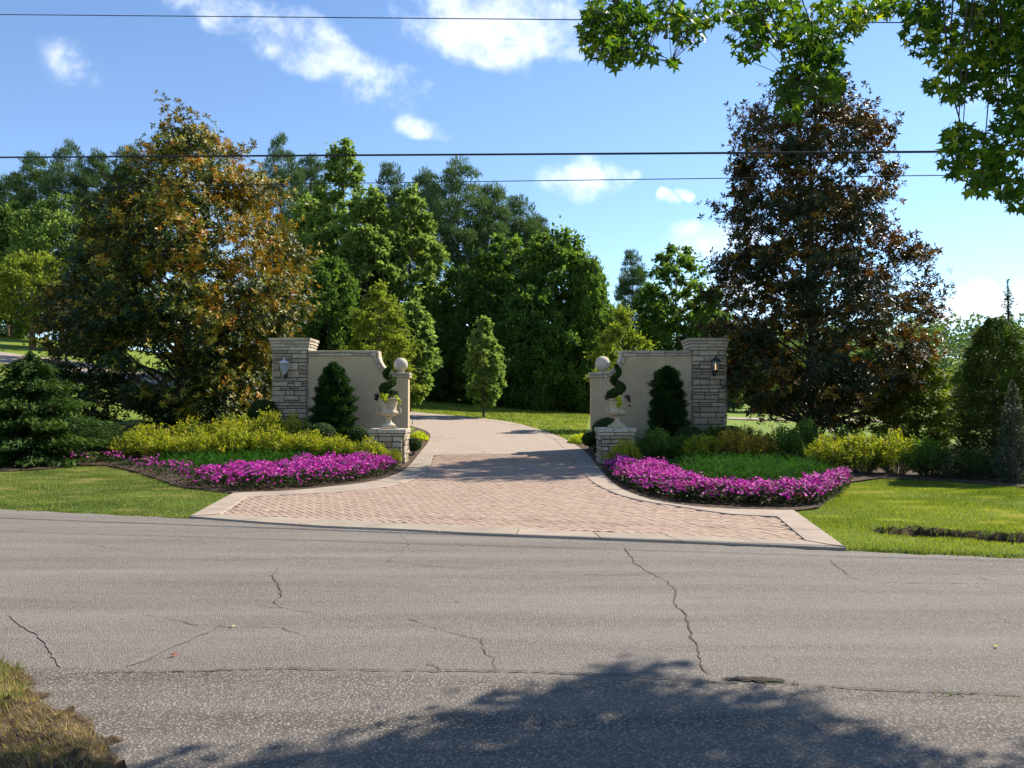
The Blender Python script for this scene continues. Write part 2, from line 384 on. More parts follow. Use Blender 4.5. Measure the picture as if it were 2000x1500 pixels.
def barkm(name, a, b): 
    m = Mat(name); t = m.objc(); mp = m.n('ShaderNodeMapping'); mp.inputs['Scale'].default_value = (6, 6, 1.2); m.l(t, mp.inputs[0])
    n = m.noise(3, 6, .7, mp.outputs[0]); return m.pbr(m.ramp(n, [(.35, a), (.65, b)]), .95, m.bump(n, .8, .04), .15)
MAT_INNER = simple('inner_twig_green', [(.3, (.008, .014, .006)), (.7, (.016, .026, .010))], 20)  # for solid foliage cores: shade between the leaves put into the colour
MAT_BARK = barkm('grey_brown_bark', (.04, .03, .022), (.14, .11, .085))
MAT_PINEBARK = barkm('pine_bark', (.06, .04, .03), (.20, .14, .105))
MAT_CABLE = simple('cable_sheath', [(.3, (.015, .015, .017)), (.7, (.03, .03, .035))], 20, .6, .1, .001, 90)
MAT_CRACK = simple('crack_dirt', [(.3, (.035, .027, .018)), (.7, (.09, .068, .042))], 30)
MAT_TAR = simple('tar_line', [(.3, (.13, .11, .09)), (.7, (.20, .17, .14))], 30)

G = lambda r, g, b: (r, g, b)
MAT_MAG_L = leaf_mat('magnolia_leaf_bronze', [(0, G(.012, .028, .007)), (.40, G(.030, .060, .012)), (.52, G(.09, .13, .018)), (.66, G(.34, .31, .03)), (.84, G(.40, .25, .02)), (1, G(.34, .13, .012))],
                     back=[(0, G(.03, .042, .012)), (.5, G(.09, .09, .016)), (1, G(.36, .24, .025))], trans=.25, rough=.42, spec=.22, transcol=(1.3, 1.1, .4))
MAT_MAG_R = leaf_mat('magnolia_leaf_dark', [(0, G(.012, .024, .008)), (.6, G(.026, .042, .012)), (.82, G(.07, .06, .014)), (.93, G(.15, .06, .012)), (1, G(.30, .20, .02))],
                     back=[(0, G(.035, .032, .012)), (.7, G(.07, .05, .015)), (1, G(.24, .12, .02))], trans=.14, rough=.42, spec=.2, transcol=(1.3, .9, .4))
MAT_DECID = leaf_mat('broadleaf_mid_green', [(0, G(.055, .095, .026)), (.5, G(.105, .16, .04)), (1, G(.17, .23, .06))], trans=.5, transcol=(1.45, 1.5, .8))
MAT_DECID2 = leaf_mat('broadleaf_deep_green', [(0, G(.038, .076, .018)), (.5, G(.08, .14, .03)), (1, G(.17, .24, .045))], trans=.5, transcol=(1.45, 1.5, .7))
MAT_YELLOWG = leaf_mat('broadleaf_yellow_green', [(0, G(.09, .12, .02)), (.5, G(.18, .215, .035)), (1, G(.27, .29, .055))], trans=.45)
MAT_BROWNISH = leaf_mat('bronze_shrub_leaf', [(0, G(.05, .035, .015)), (.5, G(.11, .08, .025)), (1, G(.16, .14, .035))], trans=.35)
MAT_PINE = leaf_mat('pine_needles', [(0, G(.045, .08, .032)), (.5, G(.085, .135, .052)), (1, G(.13, .18, .07))], trans=.38, rough=.6, transcol=(1, 1.1, .6))
MAT_CONIFER = leaf_mat('conifer_spray', [(0, G(.018, .042, .013)), (.5, G(.04, .08, .017)), (1, G(.10, .15, .022))], trans=.22, rough=.6)
MAT_ARBOR = leaf_mat('arborvitae_spray', [(0, G(.035, .06, .014)), (.5, G(.075, .11, .022)), (1, G(.16, .18, .035))], trans=.3, rough=.6)
MAT_SPRUCE = leaf_mat('grey_green_needles', [(0, G(.05, .065, .045)), (.5, G(.085, .105, .075)), (1, G(.13, .15, .11))], trans=.15, rough=.6)
MAT_LIT_CON = leaf_mat('yellow_conifer_spray', [(0, G(.06, .085, .012)), (.5, G(.14, .18, .018)), (1, G(.28, .28, .03))], trans=.35, rough=.6)  # conifer spray with sunlight put into its yellow-green tones
MAT_YEW = leaf_mat('yew_needles', [(0, G(.010, .028, .009)), (.5, G(.022, .056, .013)), (1, G(.05, .12, .02))], trans=.15, rough=.5)
MAT_BOX = leaf_mat('boxwood_leaf', [(0, G(.018, .04, .008)), (.5, G(.035, .07, .012)), (1, G(.08, .13, .02))], trans=.2, rough=.45)
MAT_EUON = leaf_mat('golden_euonymus_leaf', [(0, G(.04, .07, .01)), (.22, G(.11, .15, .015)), (.45, G(.28, .29, .022)), (.8, G(.40, .40, .035)), (1, G(.50, .30, .05))], trans=.35, rough=.45)
MAT_EUOR = leaf_mat('orange_tinged_leaf', [(0, G(.08, .08, .015)), (.4, G(.30, .22, .03)), (.8, G(.55, .38, .06)), (1, G(.62, .48, .09))], trans=.35, rough=.45)
MAT_SHRUBG = leaf_mat('green_shrub_leaf', [(0, G(.03, .065, .012)), (.5, G(.08, .15, .022)), (1, G(.19, .28, .035))], trans=.35, rough=.5)
MAT_JUNI = leaf_mat('juniper_spray', [(0, G(.010, .035, .007)), (.5, G(.026, .085, .012)), (1, G(.075, .19, .022))], trans=.2, rough=.8, spec=.02)
MAT_HOSTA = leaf_mat('lime_yellow_leaf', [(0, G(.25, .32, .02)), (.5, G(.45, .50, .03)), (1, G(.62, .60, .05))], trans=.35, rough=.5)
MAT_PURPLEL = leaf_mat('purple_trailing_leaf', [(0, G(.03, .018, .022)), (.5, G(.06, .03, .035)), (1, G(.09, .06, .04))], trans=.2)
MAT_IMPL = leaf_mat('impatiens_leaf', [(0, G(.010, .018, .007)), (.6, G(.025, .045, .012)), (1, G(.07, .07, .02))], trans=.2, rough=.5)
MAT_PETAL = leaf_mat('magenta_petal', [(0, G(.20, .008, .07)), (.35, G(.46, .012, .26)), (.75, G(.62, .03, .42)), (1, G(.75, .20, .56))], trans=.35, rough=.6, transcol=(1.1, .8, 1.0))
MAT_GRASS = leaf_mat('grass_blade', [(0, G(.045, .075, .018)), (.4, G(.11, .145, .03)), (.72, G(.20, .205, .055)), (1, G(.38, .28, .15))], trans=.32, rough=.55)
MAT_GRASSR = leaf_mat('bright_grass_blade', [(0, G(.07, .10, .015)), (.4, G(.18, .215, .03)), (.8, G(.29, .31, .05)), (1, G(.40, .34, .13))], trans=.36, rough=.55)
MAT_DRYG = leaf_mat('dry_grass_blade', [(0, G(.10, .10, .025)), (.35, G(.24, .17, .06)), (.8, G(.38, .28, .11)), (1, G(.46, .36, .17))], trans=.25, rough=.7)
MAT_GUM = leaf_mat('sweetgum_leaf', [(0, G(.022, .06, .012)), (.5, G(.045, .105, .014)), (.8, G(.11, .18, .018)), (1, G(.26, .30, .03))], trans=.5, rough=.45, transcol=(1.9, 1.7, .4))
MAT_FARW = leaf_mat('far_woods_leaf', [(0, G(.05, .085, .045)), (.5, G(.085, .13, .055)), (1, G(.14, .18, .07))], trans=.3, rough=.7)

# ------------------------------------------------------------------ ground and driveway
def axis(pts):
    out = []
    for (a, b, s) in pts: out += list(np.arange(a, b - 1e-6, s))
    out.append(pts[-1][1]); return np.array(out)
ax = axis([(-420, -100, 16), (-100, -30, 3), (-30, -12, .9), (-12, 4, .4), (4, 9, .1), (9, 14, .3), (14, 40, 1.3), (40, 140, 5), (140, 500, 18)])
ay = axis([(-40, 2, 3), (2, 7.5, .5), (7.5, 12, .1), (12, 30, .4), (30, 90, 1.5), (90, 220, 5), (220, 800, 30)])
X, Y = np.meshgrid(ax, ay); Z = height(X, Y)
V = np.stack([X.ravel(), Y.ravel(), Z.ravel()], 1); nx = len(ax); ny = len(ay)
i = (np.arange(ny - 1)[:, None] * nx + np.arange(nx - 1)[None, :]).ravel()
terr = link('lawn', np_mesh('lawn', V, np.stack([i, i + 1, i + 1 + nx, i + nx], 1), smooth=True), None, MAT_LAWN)
tag(terr, 'green mown lawn and verge spreading from the road to the woods', kind='structure')

L_OUT = [(370, 1012), (455, 966), (500, 964), (570, 961), (675, 950), (725, 943), (762, 933), (787, 921), (807, 902), (820, 885), (835, 866), (840, 851), (828, 841), (804, 834)]
L_IN = [(431, 1008), (482, 974), (540, 970), (610, 967), (700, 960), (745, 954), (780, 947), (812, 936), (835, 918), (847, 889), (860, 870), (866, 857), (860, 847), (845, 839), (806, 829)]
R_OUT = [(1653, 1074), (1550, 1000), (1485, 999), (1420, 997), (1350, 992), (1280, 981), (1231, 965), (1200, 948), (1178, 925), (1158, 900), (1140, 881), (1110, 862), (1080, 849), (1040, 836), (1000, 826), (950, 819), (880, 812), (804, 805)]
R_IN = [(1572, 1060), (1518, 1013), (1437, 1009), (1367, 1000), (1315, 991), (1262, 983), (1210, 970), (1168, 951), (1146, 934), (1130, 912), (1113, 886), (1098, 874), (1084, 861), (1062, 849), (1030, 838), (990, 829), (940, 822), (880, 816), (806, 809)]
FR_OUT = [(370, 1012), (508, 1023), (631, 1031), (800, 1038), (920, 1045), (1069, 1051), (1220, 1057), (1362, 1063), (1515, 1069), (1653, 1075)]
FR_IN = [(431, 1008), (521, 1012), (636, 1017), (800, 1026), (928, 1032), (1070, 1038), (1220, 1045), (1362, 1051), (1480, 1056), (1572, 1060)]
def resample(P, n):
    P = np.array(P, float); d = np.r_[0, np.cumsum(np.linalg.norm(np.diff(P, axis=0), axis=1))]
    t = np.linspace(0, d[-1], n); return np.stack([np.interp(t, d, P[:, k]) for k in range(P.shape[1])], 1)
def catmull(P, sub=6):
    P = [np.array(p, float) for p in P]; out = []
    for i in range(len(P) - 1):
        p0 = P[max(i - 1, 0)]; p1 = P[i]; p2 = P[i + 1]; p3 = P[min(i + 2, len(P) - 1)]
        for k in range(sub):
            t = k / sub
            out.append(.5 * ((2 * p1) + (-p0 + p2) * t + (2 * p0 - 5 * p1 + 4 * p2 - p3) * t * t + (-p0 + 3 * p1 - 3 * p2 + p3) * t ** 3))
    out.append(P[-1]); return np.array(out)
wLO, wLI, wRO, wRI, wFO, wFI = [np.array(gp(q)) for q in (L_OUT, L_IN, R_OUT, R_IN, FR_OUT, FR_IN)]
def smooth_from(P, k=1):           # keep the first corner sharp, smooth the rest
    return np.vstack([P[:k], catmull(P[k:])])
sLO, sLI, sRO, sRI = [smooth_from(q) for q in (wLO, wLI, wRO, wRI)]
drive = bpy.data.objects.new('driveway', None); COL.objects.link(drive); tag(drive, 'curving brick paved driveway with pale concrete edging between the gate walls', kind='structure')

def gz(x, y):
    z = height(x, y); return np.where(np.asarray(y) < 20, np.maximum(z, 0), z)
# base sheet under everything
base_poly = [tuple(p) for p in wFO] + [tuple(p) for p in sRO[1:]] + [tuple(p) for p in sLO[::-1][:-1]]
drape('joint_sand', base_poly, .010, .5, MAT_SAND, drive)
# paved area inside the edging
inner = [tuple(p) for p in wFI] + [tuple(p) for p in sRI[1:]] + [tuple(p) for p in sLI[::-1][:-1]]
yT = float(ground(980, 885)[1])        # the cross band
# herringbone pavers
pw, pl, gap = .108, .216, .006
ang = math.atan2(-.84, .54)
ca, sa = math.cos(ang), math.sin(ang)
cells = []
N = 128
for a in range(-N, N):
    for b in range(-N, N):
        # herringbone tiling: horizontal brick at (a+ 2k..), vertical companion
        if (a - b) % 4 == 0: cells.append((a, b, 2, 1))
        if (a - b) % 4 == 3: cells.append((a, b, 1, 2)) if False else None
cells = []
for r_ in range(-N, N):
    for k in range(-N // 2, N // 2):
        x0 = r_ + 4 * k; y0 = r_
        cells.append((x0, y0, 2, 1)); cells.append((x0 + 2, y0, 1, 2)) if False else cells.append((x0 - 1, y0, 1, 2))
rng = np.random.default_rng(5)
inner_np = inner
keep = []
for (a, b, wa, hb) in cells:
    cx = (a + wa / 2) * pw; cy = (b + hb / 2) * pw
    x = cx * ca - cy * sa; y = cx * sa + cy * ca + 14.5
    keep.append((x, y, wa, hb))
K = np.array(keep)
ins = inpoly(K[:, 0], K[:, 1], inner) & (K[:, 1] < yT)
K = K[ins]; dist = np.hypot(K[:, 0], K[:, 1]); K = K[np.argsort(dist)]
print('pavers', len(K))
def paver_corners(x, y, wa, hb, z, tiltx, tilty):
    hx = wa * pw / 2 - gap / 2; hy = hb * pw / 2 - gap / 2; ch = .006
    out = []
    for zz, s in ((-.03, 0), (-.005, 0), (0, ch)):
        for sx, sy in ((-1, -1), (1, -1), (1, 1), (-1, 1)):
            lx = sx * (hx - s); ly = sy * (hy - s)
            out.append((x + lx * ca - ly * sa, y + lx * sa + ly * ca, z + zz + lx * tiltx + ly * tilty))
    return out
PF = [(0, 1, 5, 4), (1, 2, 6, 5), (2, 3, 7, 6), (3, 0, 4, 7), (4, 5, 9, 8), (5, 6, 10, 9), (6, 7, 11, 10), (7, 4, 8, 11), (8, 9, 10, 11)]
Vp = []; Tp = []; shapes = {}
prt = []
for wa, hb in ((2, 1), (1, 2)):
    for k in range(5):
        me = py_mesh('paver', paver_corners(0, 0, wa, hb, 0, 0, 0), PF)
        a = me.attributes.new('tint', 'FLOAT', 'FACE'); a.data.foreach_set('value', np.full(9, k / 4 * .9 + .05, np.float32)); me.materials.append(MAT_PAVER); shapes[(wa, hb, k)] = me
for n_, (x, y, wa, hb) in enumerate(K):
    z = float(gz(x, y)) + .022 + rng.uniform(-.002, .002); tn = rng.random(); tx, ty = rng.normal(0, .008, 2)
    if n_ < 296:
        o = link('paver', shapes[(int(wa), int(hb), int(tn * 4.99))], drive, loc=(x, y, z)); o.rotation_euler = (ty, -tx, 0)
    else:
        Vp += paver_corners(x, y, wa, hb, z, tx, ty); Tp.append(tn)
if Tp:
    fb = np.array(PF)[None] + (np.arange(len(Tp)) * 12)[:, None, None]
    o = link('paver_field', np_mesh('paver_field', Vp, fb.reshape(-1, 4), np.repeat(Tp, 9)), drive, MAT_PAVER); o['kind'] = 'stuff'
# upper paving, beyond the cross band
def between(A, B, n, m_, off, name, mat, thick=.0):
    A = resample(A, n); B = resample(B, n); V = []; Fc = []
    for i in range(n):
        for j in range(m_ + 1):
            p = A[i] * (1 - j / m_) + B[i] * j / m_; V.append((p[0], p[1], float(gz(p[0], p[1])) + off))
    for i in range(n - 1):
        for j in range(m_): q = i * (m_ + 1) + j; Fc.append((q, q + 1, q + m_ + 2, q + m_ + 1))
    me = py_mesh(name, V, Fc, True)
    bm = bmesh.new(); bm.from_mesh(me); bmesh.ops.recalc_face_normals(bm, faces=bm.faces[:])
    bm.faces.ensure_lookup_table()
    if bm.faces[0].normal.z < 0: bmesh.ops.reverse_faces(bm, faces=bm.faces[:])
    bm.to_mesh(me); bm.free()
    return link(name, me, drive, mat)
def slab(A, B, top, name, mat, drop=.05, tintoff=0):
    """edging slab between polylines A and B (same count), with vertical sides and a soft arris"""
    n = len(A); V = []; Fc = []
    for a, b in zip(A, B):
        d = (b - a); L = np.linalg.norm(d); d = d / max(L, 1e-6); r = .012
        za = float(gz(*a)); zb = float(gz(*b))
        for p, z in ((a, za + top - drop), (a, za + top - r), (a + d * r, za + top), (b - d * r, zb + top), (b, zb + top - r), (b, zb + top - drop)):
            V.append((p[0], p[1], z))
    for i in range(n - 1):
        for j in range(5): q = i * 6 + j; Fc.append((q, q + 1, q + 7, q + 6))
    Fc.append(tuple(range(6))); Fc.append(tuple((n - 1) * 6 + j for j in range(6))[::-1])
    me = py_mesh(name, V, Fc); bm = bmesh.new(); bm.from_mesh(me); bmesh.ops.recalc_face_normals(bm, faces=bm.faces[:]); bm.to_mesh(me); bm.free()
    return link(name, me, drive, mat)
def slabs(A, B, cuts, top, name, mats, gapf=.008):
    """cut a long edging into slabs at fractions"""
    A = resample(A, 121); B = resample(B, 121)
    for k in range(len(cuts) - 1):
        f = np.linspace(cuts[k] + (gapf if k else 0), cuts[k + 1], 14) * 120
        a = np.stack([np.interp(f, np.arange(121), A[:, q]) for q in (0, 1)], 1); b = np.stack([np.interp(f, np.arange(121), B[:, q]) for q in (0, 1)], 1)
        slab(a, b, top, name, mats[k % len(mats)])
# match side edges pairwise by resampling from the corner onwards
def idx_near_y(P, yv):
    d = np.abs(P[:, 1] - yv); return int(np.argmin(d[:len(d)]))
iLO = idx_near_y(sLO, yT - .3); iLI = idx_near_y(sLI, yT - .3); iRO = idx_near_y(sRO, yT - .0); iRI = idx_near_y(sRI, yT - .0)
slab(np.array([sLO[0], sLO[1]]), np.array([sLI[0], sLI[1]]), .034, 'edging_slab', MAT_CONC)
slabs(sLO[1:iLO + 1], sLI[1:iLI + 1], [0, .30, .62, 1], .034, 'edging_slab', [MAT_CONC, MAT_CONC, MAT_CONCG], .004)
slabs(sLO[iLO:], sLI[iLI:], [0, .5, 1], .032, 'edging_slab', [MAT_CONC], .006)
slab(np.array([sRO[0], sRO[1]]), np.array([sRI[0], sRI[1]]), .034, 'edging_slab', MAT_CONC)
slabs(sRO[1:iRO + 1], sRI[1:iRI + 1], [0, .3, .66, 1], .034, 'edging_slab', [MAT_CONC, MAT_CONC, MAT_CONCG], .004)
slabs(sRO[iRO:], sRI[iRI:], [0, .25, .5, .75, 1], .032, 'edging_slab', [MAT_CONC], .004)
slabs(wFO, wFI, [0, .11, .215, .33, .45, .565, .685, .795, .905, 1], .027, 'edging_slab', [MAT_CONCG, MAT_CONC, MAT_CONCG, MAT_CONCG], .0018)
# cross band
pL = np.array(gp([(851, 880), (847, 890)])); pR = np.array(gp([(1106, 877), (1114, 887)]))
slabs(np.array([pL[0], pR[0]]), np.array([pL[1], pR[1]]), [0, .35, .68, 1], .029, 'edging_slab', [MAT_CONC], .005)
jl = idx_near_y(sLI, yT + .15); jr = idx_near_y(sRI, yT + .15)
between(sLI[jl:], sRI[jr:], 40, 10, .026, 'upper_paving', MAT_UPPER)
# continuation of the driveway, winding left up the slope behind the wall and the magnolia
cont_far = [(806, 805), (700, 795), (600, 781), (520, 766), (430, 752), (330, 736), (230, 719), (120, 702), (0, 688), (-150, 676)]
cont_near = [(804, 834), (700, 822), (600, 812), (520, 801), (430, 786), (330, 768), (230, 748), (120, 726), (0, 710), (-150, 700)]
cA = catmull(gp(cont_far)); cB = catmull(gp(cont_near)); o = between(cA, cB, 60, 6, .04, 'upper_paving', MAT_UPPER)
# far paths on the right, seen below the trees
drape('far_path', gp([(1420, 819), (1700, 824), (1880, 833), (2050, 836), (2050, 832), (1880, 829), (1700, 821), (1420, 816)]), .06, 4, MAT_UPPER)
tag(bpy.data.objects['far_path'], 'pale path crossing the lawn far behind the right magnolia', kind='structure')

# road
def road_edge(n0, n1, n): 
    xs = np.linspace(n0, n1, n); return [(x, float(road_far(x)) - .02 + .025 * math.sin(x * 7) + .02 * math.sin(x * 17)) for x in xs]
far_e = []
for x, y in road_edge(-60, 50, 700):
    far_e.append((x, y))
# straight along the driveway front so the edging sits on it
road_poly = [(-60, 10), (-3.2, 4.66), (0, 4.52), (1.5, 4.40), (2.9, 4.10), (50, -2)] + far_e[::-1]
def flat_sheet(name, poly, z, mat, thick=None):
    bm = bmesh.new(); f = bm.faces.new([bm.verts.new((x, y, z)) for x, y in poly]); bm.normal_update()
    if f.normal.z < 0: f.normal_flip()
    bmesh.ops.triangulate(bm, faces=bm.faces[:]); me = bpy.data.meshes.new(name); bm.to_mesh(me); bm.free(); return link(name, me, None, mat)
road = flat_sheet('road', road_poly, .002, MAT_ROAD); tag(road, 'weathered grey asphalt road crossing in front of the gate', kind='structure')
pad = flat_sheet('near_pavement', [(-5.4, 4.74), (-3.4, 4.72), (-2.3, 4.68), (-1, 4.62), (.2, 4.53), (1.5, 4.42), (2.2, 4.28), (3.0, 4.12), (9, 3.2), (9, -3), (-5.4, -3)], .006, MAT_PAD)
tag(pad, 'coarser asphalt apron nearest the viewer, half in leaf shade', kind='structure')

# cracks
def strip(pts, w, z, jit, rs, sub=5):
    P = resample(pts, max(3, len(pts) * sub)); r = random.Random(rs); V = []; Fc = []
    n = len(P)
    for i, p in enumerate(P):
        d = P[min(i + 1, n - 1)] - P[max(i - 1, 0)]; d = d / (np.linalg.norm(d) + 1e-9); q = np.array((-d[1], d[0]))
        ww = w * r.uniform(.25, 1.3) * (0.25 if i in (0, n - 1) else 1); o = q * r.uniform(-jit, jit)
        V.append((*(p + o + q * ww), z)); V.append((*(p + o - q * ww), z))
    for i in range(n - 1): Fc.append((2 * i, 2 * i + 1, 2 * i + 3, 2 * i + 2))
    return V, Fc
z2 = lambda L, ox, oy=1100, s=2.: [(ox + a / s, oy + b / s) for a, b in L]
CR = [(z2([(440, -60), (480, 5), (540, 40), (600, 70), (640, 110), (635, 160), (680, 210), (690, 260), (705, 300), (735, 350), (735, 405), (780, 440)], 1000), .011),
      (z2([(-400, 10), (0, 25), (120, 35), (380, 50), (540, 42), (780, 38), (1000, 60)], 1000), .007),
      (z2([(1230, -20), (1290, 30), (1350, 70), (1500, 80), (1800, 80), (2000, 90)], 1000), .008),
      (z2([(1800, 40), (1870, 75), (1980, 82)], 1000), .006), (z2([(1890, 210), (1990, 250)], 1000), .006),
      (z2([(300, -80), (420, -60), (560, -40), (800, -30), (1090, -10)], 0), .007),
      (z2([(1090, 20), (1060, 50), (1090, 90), (1095, 130), (1070, 160), (1120, 180)], 0), .010),
      (z2([(560, 200), (640, 215), (780, 245), (900, 250), (1100, 255), (1200, 290)], 0), .007),
      (z2([(1580, 210), (1680, 250), (1780, 280), (1880, 300), (1880, 340), (1920, 370), (1940, 420)], 0), .008),
      (z2([(1400, 70), (1620, 105), (1750, 140), (1810, 160)], 0), .005), (z2([(1100, -20), (1500, -10), (1700, 15), (2000, 40)], 0), .006),
      (z2([(1560, -110), (1600, -80), (1570, -40), (1500, 0)], 0), .006), (z2([(700, 100), (900, 150), (1120, 180), (1400, 230), (1680, 250)], 0), .004),
      (z2([(1000, 150), (1100, 90), (1250, 70), (1350, 70)], 0 + 500), .004),
      (z2([(795, 430), (810, 460)], 0), .008), (z2([(1670, 395), (1700, 405), (1725, 418)], 0), .01)]
for k, (c_, w_) in enumerate(CR):
    pts = np.array(gp(c_)); V_, F_ = strip(pts, w_ * .52, .0065, .016, k)
    o = link('crack', py_mesh('crack', V_, F_), road, MAT_CRACK)
for k, (c_, w_) in enumerate([(z2([(870, 240), (500, 405)], 0), .028), (z2([(35, 205), (90, 245), (160, 290), (210, 360), (240, 410)], 0), .016)]):
    V_, F_ = strip(np.array(gp(c_)), w_, .007, .004, 40 + k); link('tar_line', py_mesh('tar_line', V_, F_), road, MAT_TAR)  # thin darker strips laid on the asphalt
seam = z2([(340, 435), (520, 432), (700, 430), (1100, 415), (1400, 420), (1700, 425), (2000, 425), (2400, 440), (2800, 470), (3100, 480), (3500, 500), (4000, 520)], 0)
V_, F_ = strip(np.array(gp(seam)), .007, .0105, .012, 77, 14); link('seam_crack', py_mesh('seam_crack', V_, F_), pad, MAT_CRACK)
# pothole along the seam: flat sheet, hollow's shade put into its dark soil tone
ph = gp([(1405, 1327), (1425, 1325), (1442, 1322), (1460, 1324), (1480, 1322), (1503, 1327), (1520, 1328), (1540, 1334), (1526, 1337), (1505, 1336), (1492, 1339), (1470, 1334), (1455, 1335), (1438, 1331), (1420, 1331)])
ph = [tuple(q) for q in resample(ph + ph[:1], 60)[:-1]]; _c = np.mean(ph, axis=0); ph = [((x - _c[0]) * random.uniform(.85, 1.1) + _c[0], (y - _c[1]) * random.uniform(.5, 1.0) + _c[1]) for x, y in ph]
V_ = [(x, y, .011) for x, y in ph]; link('pothole', py_mesh('pothole', V_, [tuple(range(len(V_)))[::-1]]), pad, simple('pothole_soil', [(.3, (.010, .008, .006)), (.6, (.03, .022, .014)), (.75, (.12, .10, .07))], 24))

# mulch beds
bedL = gp([(-300, 925), (0, 922), (75, 919), (150, 911), (210, 911), (270, 925), (315, 940), (360, 955), (450, 965)]) + [tuple(p) for p in sLO[2:-3]] + gp([(800, 845), (700, 862), (500, 866), (300, 866), (150, 868), (-300, 880)])
drape('mulch_bed', bedL, .03, .5, MAT_MULCH, None, lambda x, y: .015 * np.sin(x * 9) * np.sin(y * 8))
tag(bpy.data.objects['mulch_bed'], 'brown mulch under the planting left of the driveway', kind='structure')
bedR = [tuple(p) for p in sRO[1:] if p[1] < 26.5] + gp([(1140, 855), (1300, 862), (1500, 862), (1800, 868), (2300, 880), (2300, 968), (2000, 954), (1860, 942), (1720, 936), (1660, 944), (1632, 968), (1600, 994)])
o = drape('mulch_bed', bedR, .03, .5, MAT_MULCH, None, lambda x, y: .015 * np.sin(x * 9) * np.sin(y * 8))
tag(o, 'brown mulch under the planting right of the driveway', kind='structure')

# bottom-left broken verge
def verge_h(x, y):
    h = np.zeros_like(x)
    for k in range(len(x)):
        h[k] = .05 * mnoise.noise((x[k] * 6, y[k] * 6, 1.3)) + .05 * mnoise.noise((x[k] * 13, y[k] * 13, 4.)) + .03 * mnoise.noise((x[k] * 30, y[k] * 30, 4.))
    return h
vp0 = np.array(gp([(-300, 1280), (-100, 1284), (0, 1296), (40, 1318), (66, 1345), (75, 1380), (110, 1392), (150, 1410), (178, 1424), (190, 1440), (208, 1462), (222, 1482), (240, 1530), (240, 1600), (230, 1700)])); _r = random.Random(9)
vpr = resample(vp0, 150); vpr = vpr + np.array([[_r.uniform(-.03, .03) + .05 * math.sin(k * .55), _r.uniform(-.025, .025) + .04 * math.sin(k * .9)] for k in range(150)])
vp = gp([(-900, 1290)]) + [tuple(p) for p in vpr] + gp([(-900, 1700)])
vg = drape('dirt_verge', vp, .0, .035, MAT_DIRT, None, None)
co = np.array([v.co[:] for v in vg.data.vertices]); P2 = np.array(vp)
def dist_poly(x, y, poly):
    d = np.full(x.shape, 1e9); n = len(poly)
    for i in range(n):
        a = np.array(poly[i]); b = np.array(poly[(i + 1) % n]); ab = b - a; t = np.clip(((x - a[0]) * ab[0] + (y - a[1]) * ab[1]) / (ab @ ab + 1e-9), 0, 1)
        d = np.minimum(d, np.hypot(x - a[0] - t * ab[0], y - a[1] - t * ab[1]))
    return d
dd = dist_poly(co[:, 0], co[:, 1], vp); co[:, 2] = .008 + np.minimum(dd * .5, .05) + np.abs(verge_h(co[:, 0], co[:, 1])) * np.minimum(dd * 12, 1) * 1.15
vg.data.vertices.foreach_set('co', co.astype(np.float32).ravel()); vg.data.update()
tag(vg, 'clods of bare soil and dry grass at the near left road edge', kind='structure')

# ------------------------------------------------------------------ leaf geometry
def nrm(a): return a / (np.linalg.norm(a, axis=1, keepdims=True) + 1e-9)
def leaves(P, A, Nn, L, W, fold=.15, mid=.45):
    """diamond leaves: base P, axis A, approximate normal Nn"""
    A = nrm(A); B = nrm(np.cross(A, Nn)); Nn = np.cross(B, A)
    L = np.broadcast_to(L, (len(P),))[:, None]; W = np.broadcast_to(W, (len(P),))[:, None]
    m_ = P + A * L * mid + Nn * W * fold
    V = np.stack([P, m_ + B * W / 2, P + A * L, m_ - B * W / 2], 1).reshape(-1, 3)
    return V, np.arange(len(P) * 4).reshape(-1, 4)
def prof_r(prof, t, ang):
    pt = [p[0] for p in prof]; l = np.interp(t, pt, [p[1] for p in prof]); r = np.interp(t, pt, [p[2] for p in prof]); c = (np.cos(ang) + 1) / 2
    return l * (1 - c) + r * c
def clump_centres(rg, prof, H, n, inner=.5, power=1.2, lobk=1.):
    t = np.linspace(prof[0][0], prof[-1][0], 200); w = (prof_r(prof, t, np.full(200, math.pi / 2)) + .05) ** power; w /= w.sum()
    tt = rg.choice(t, n, p=w) + rg.normal(0, .004, n); an = rg.uniform(0, 2 * math.pi, n)
    ph = rg.uniform(0, 6.28, 6); lob = 1 + lobk * (.17 * np.sin(2 * an + 9 * tt + ph[0]) * np.sin(13 * tt + ph[1]) + .14 * np.sin(3 * an - 17 * tt + ph[2]) + .10 * np.sin(5 * an + 29 * tt + ph[3]))
    r = prof_r(prof, tt, an) * lob * (inner + (1 - inner) * np.sqrt(rg.random(n)))
    xo = np.interp(tt, [p[0] for p in prof], [(p[2] - p[1]) / 2 for p in prof]) * 0
    return np.stack([r * np.cos(an) + xo, r * np.sin(an), tt * H], 1)
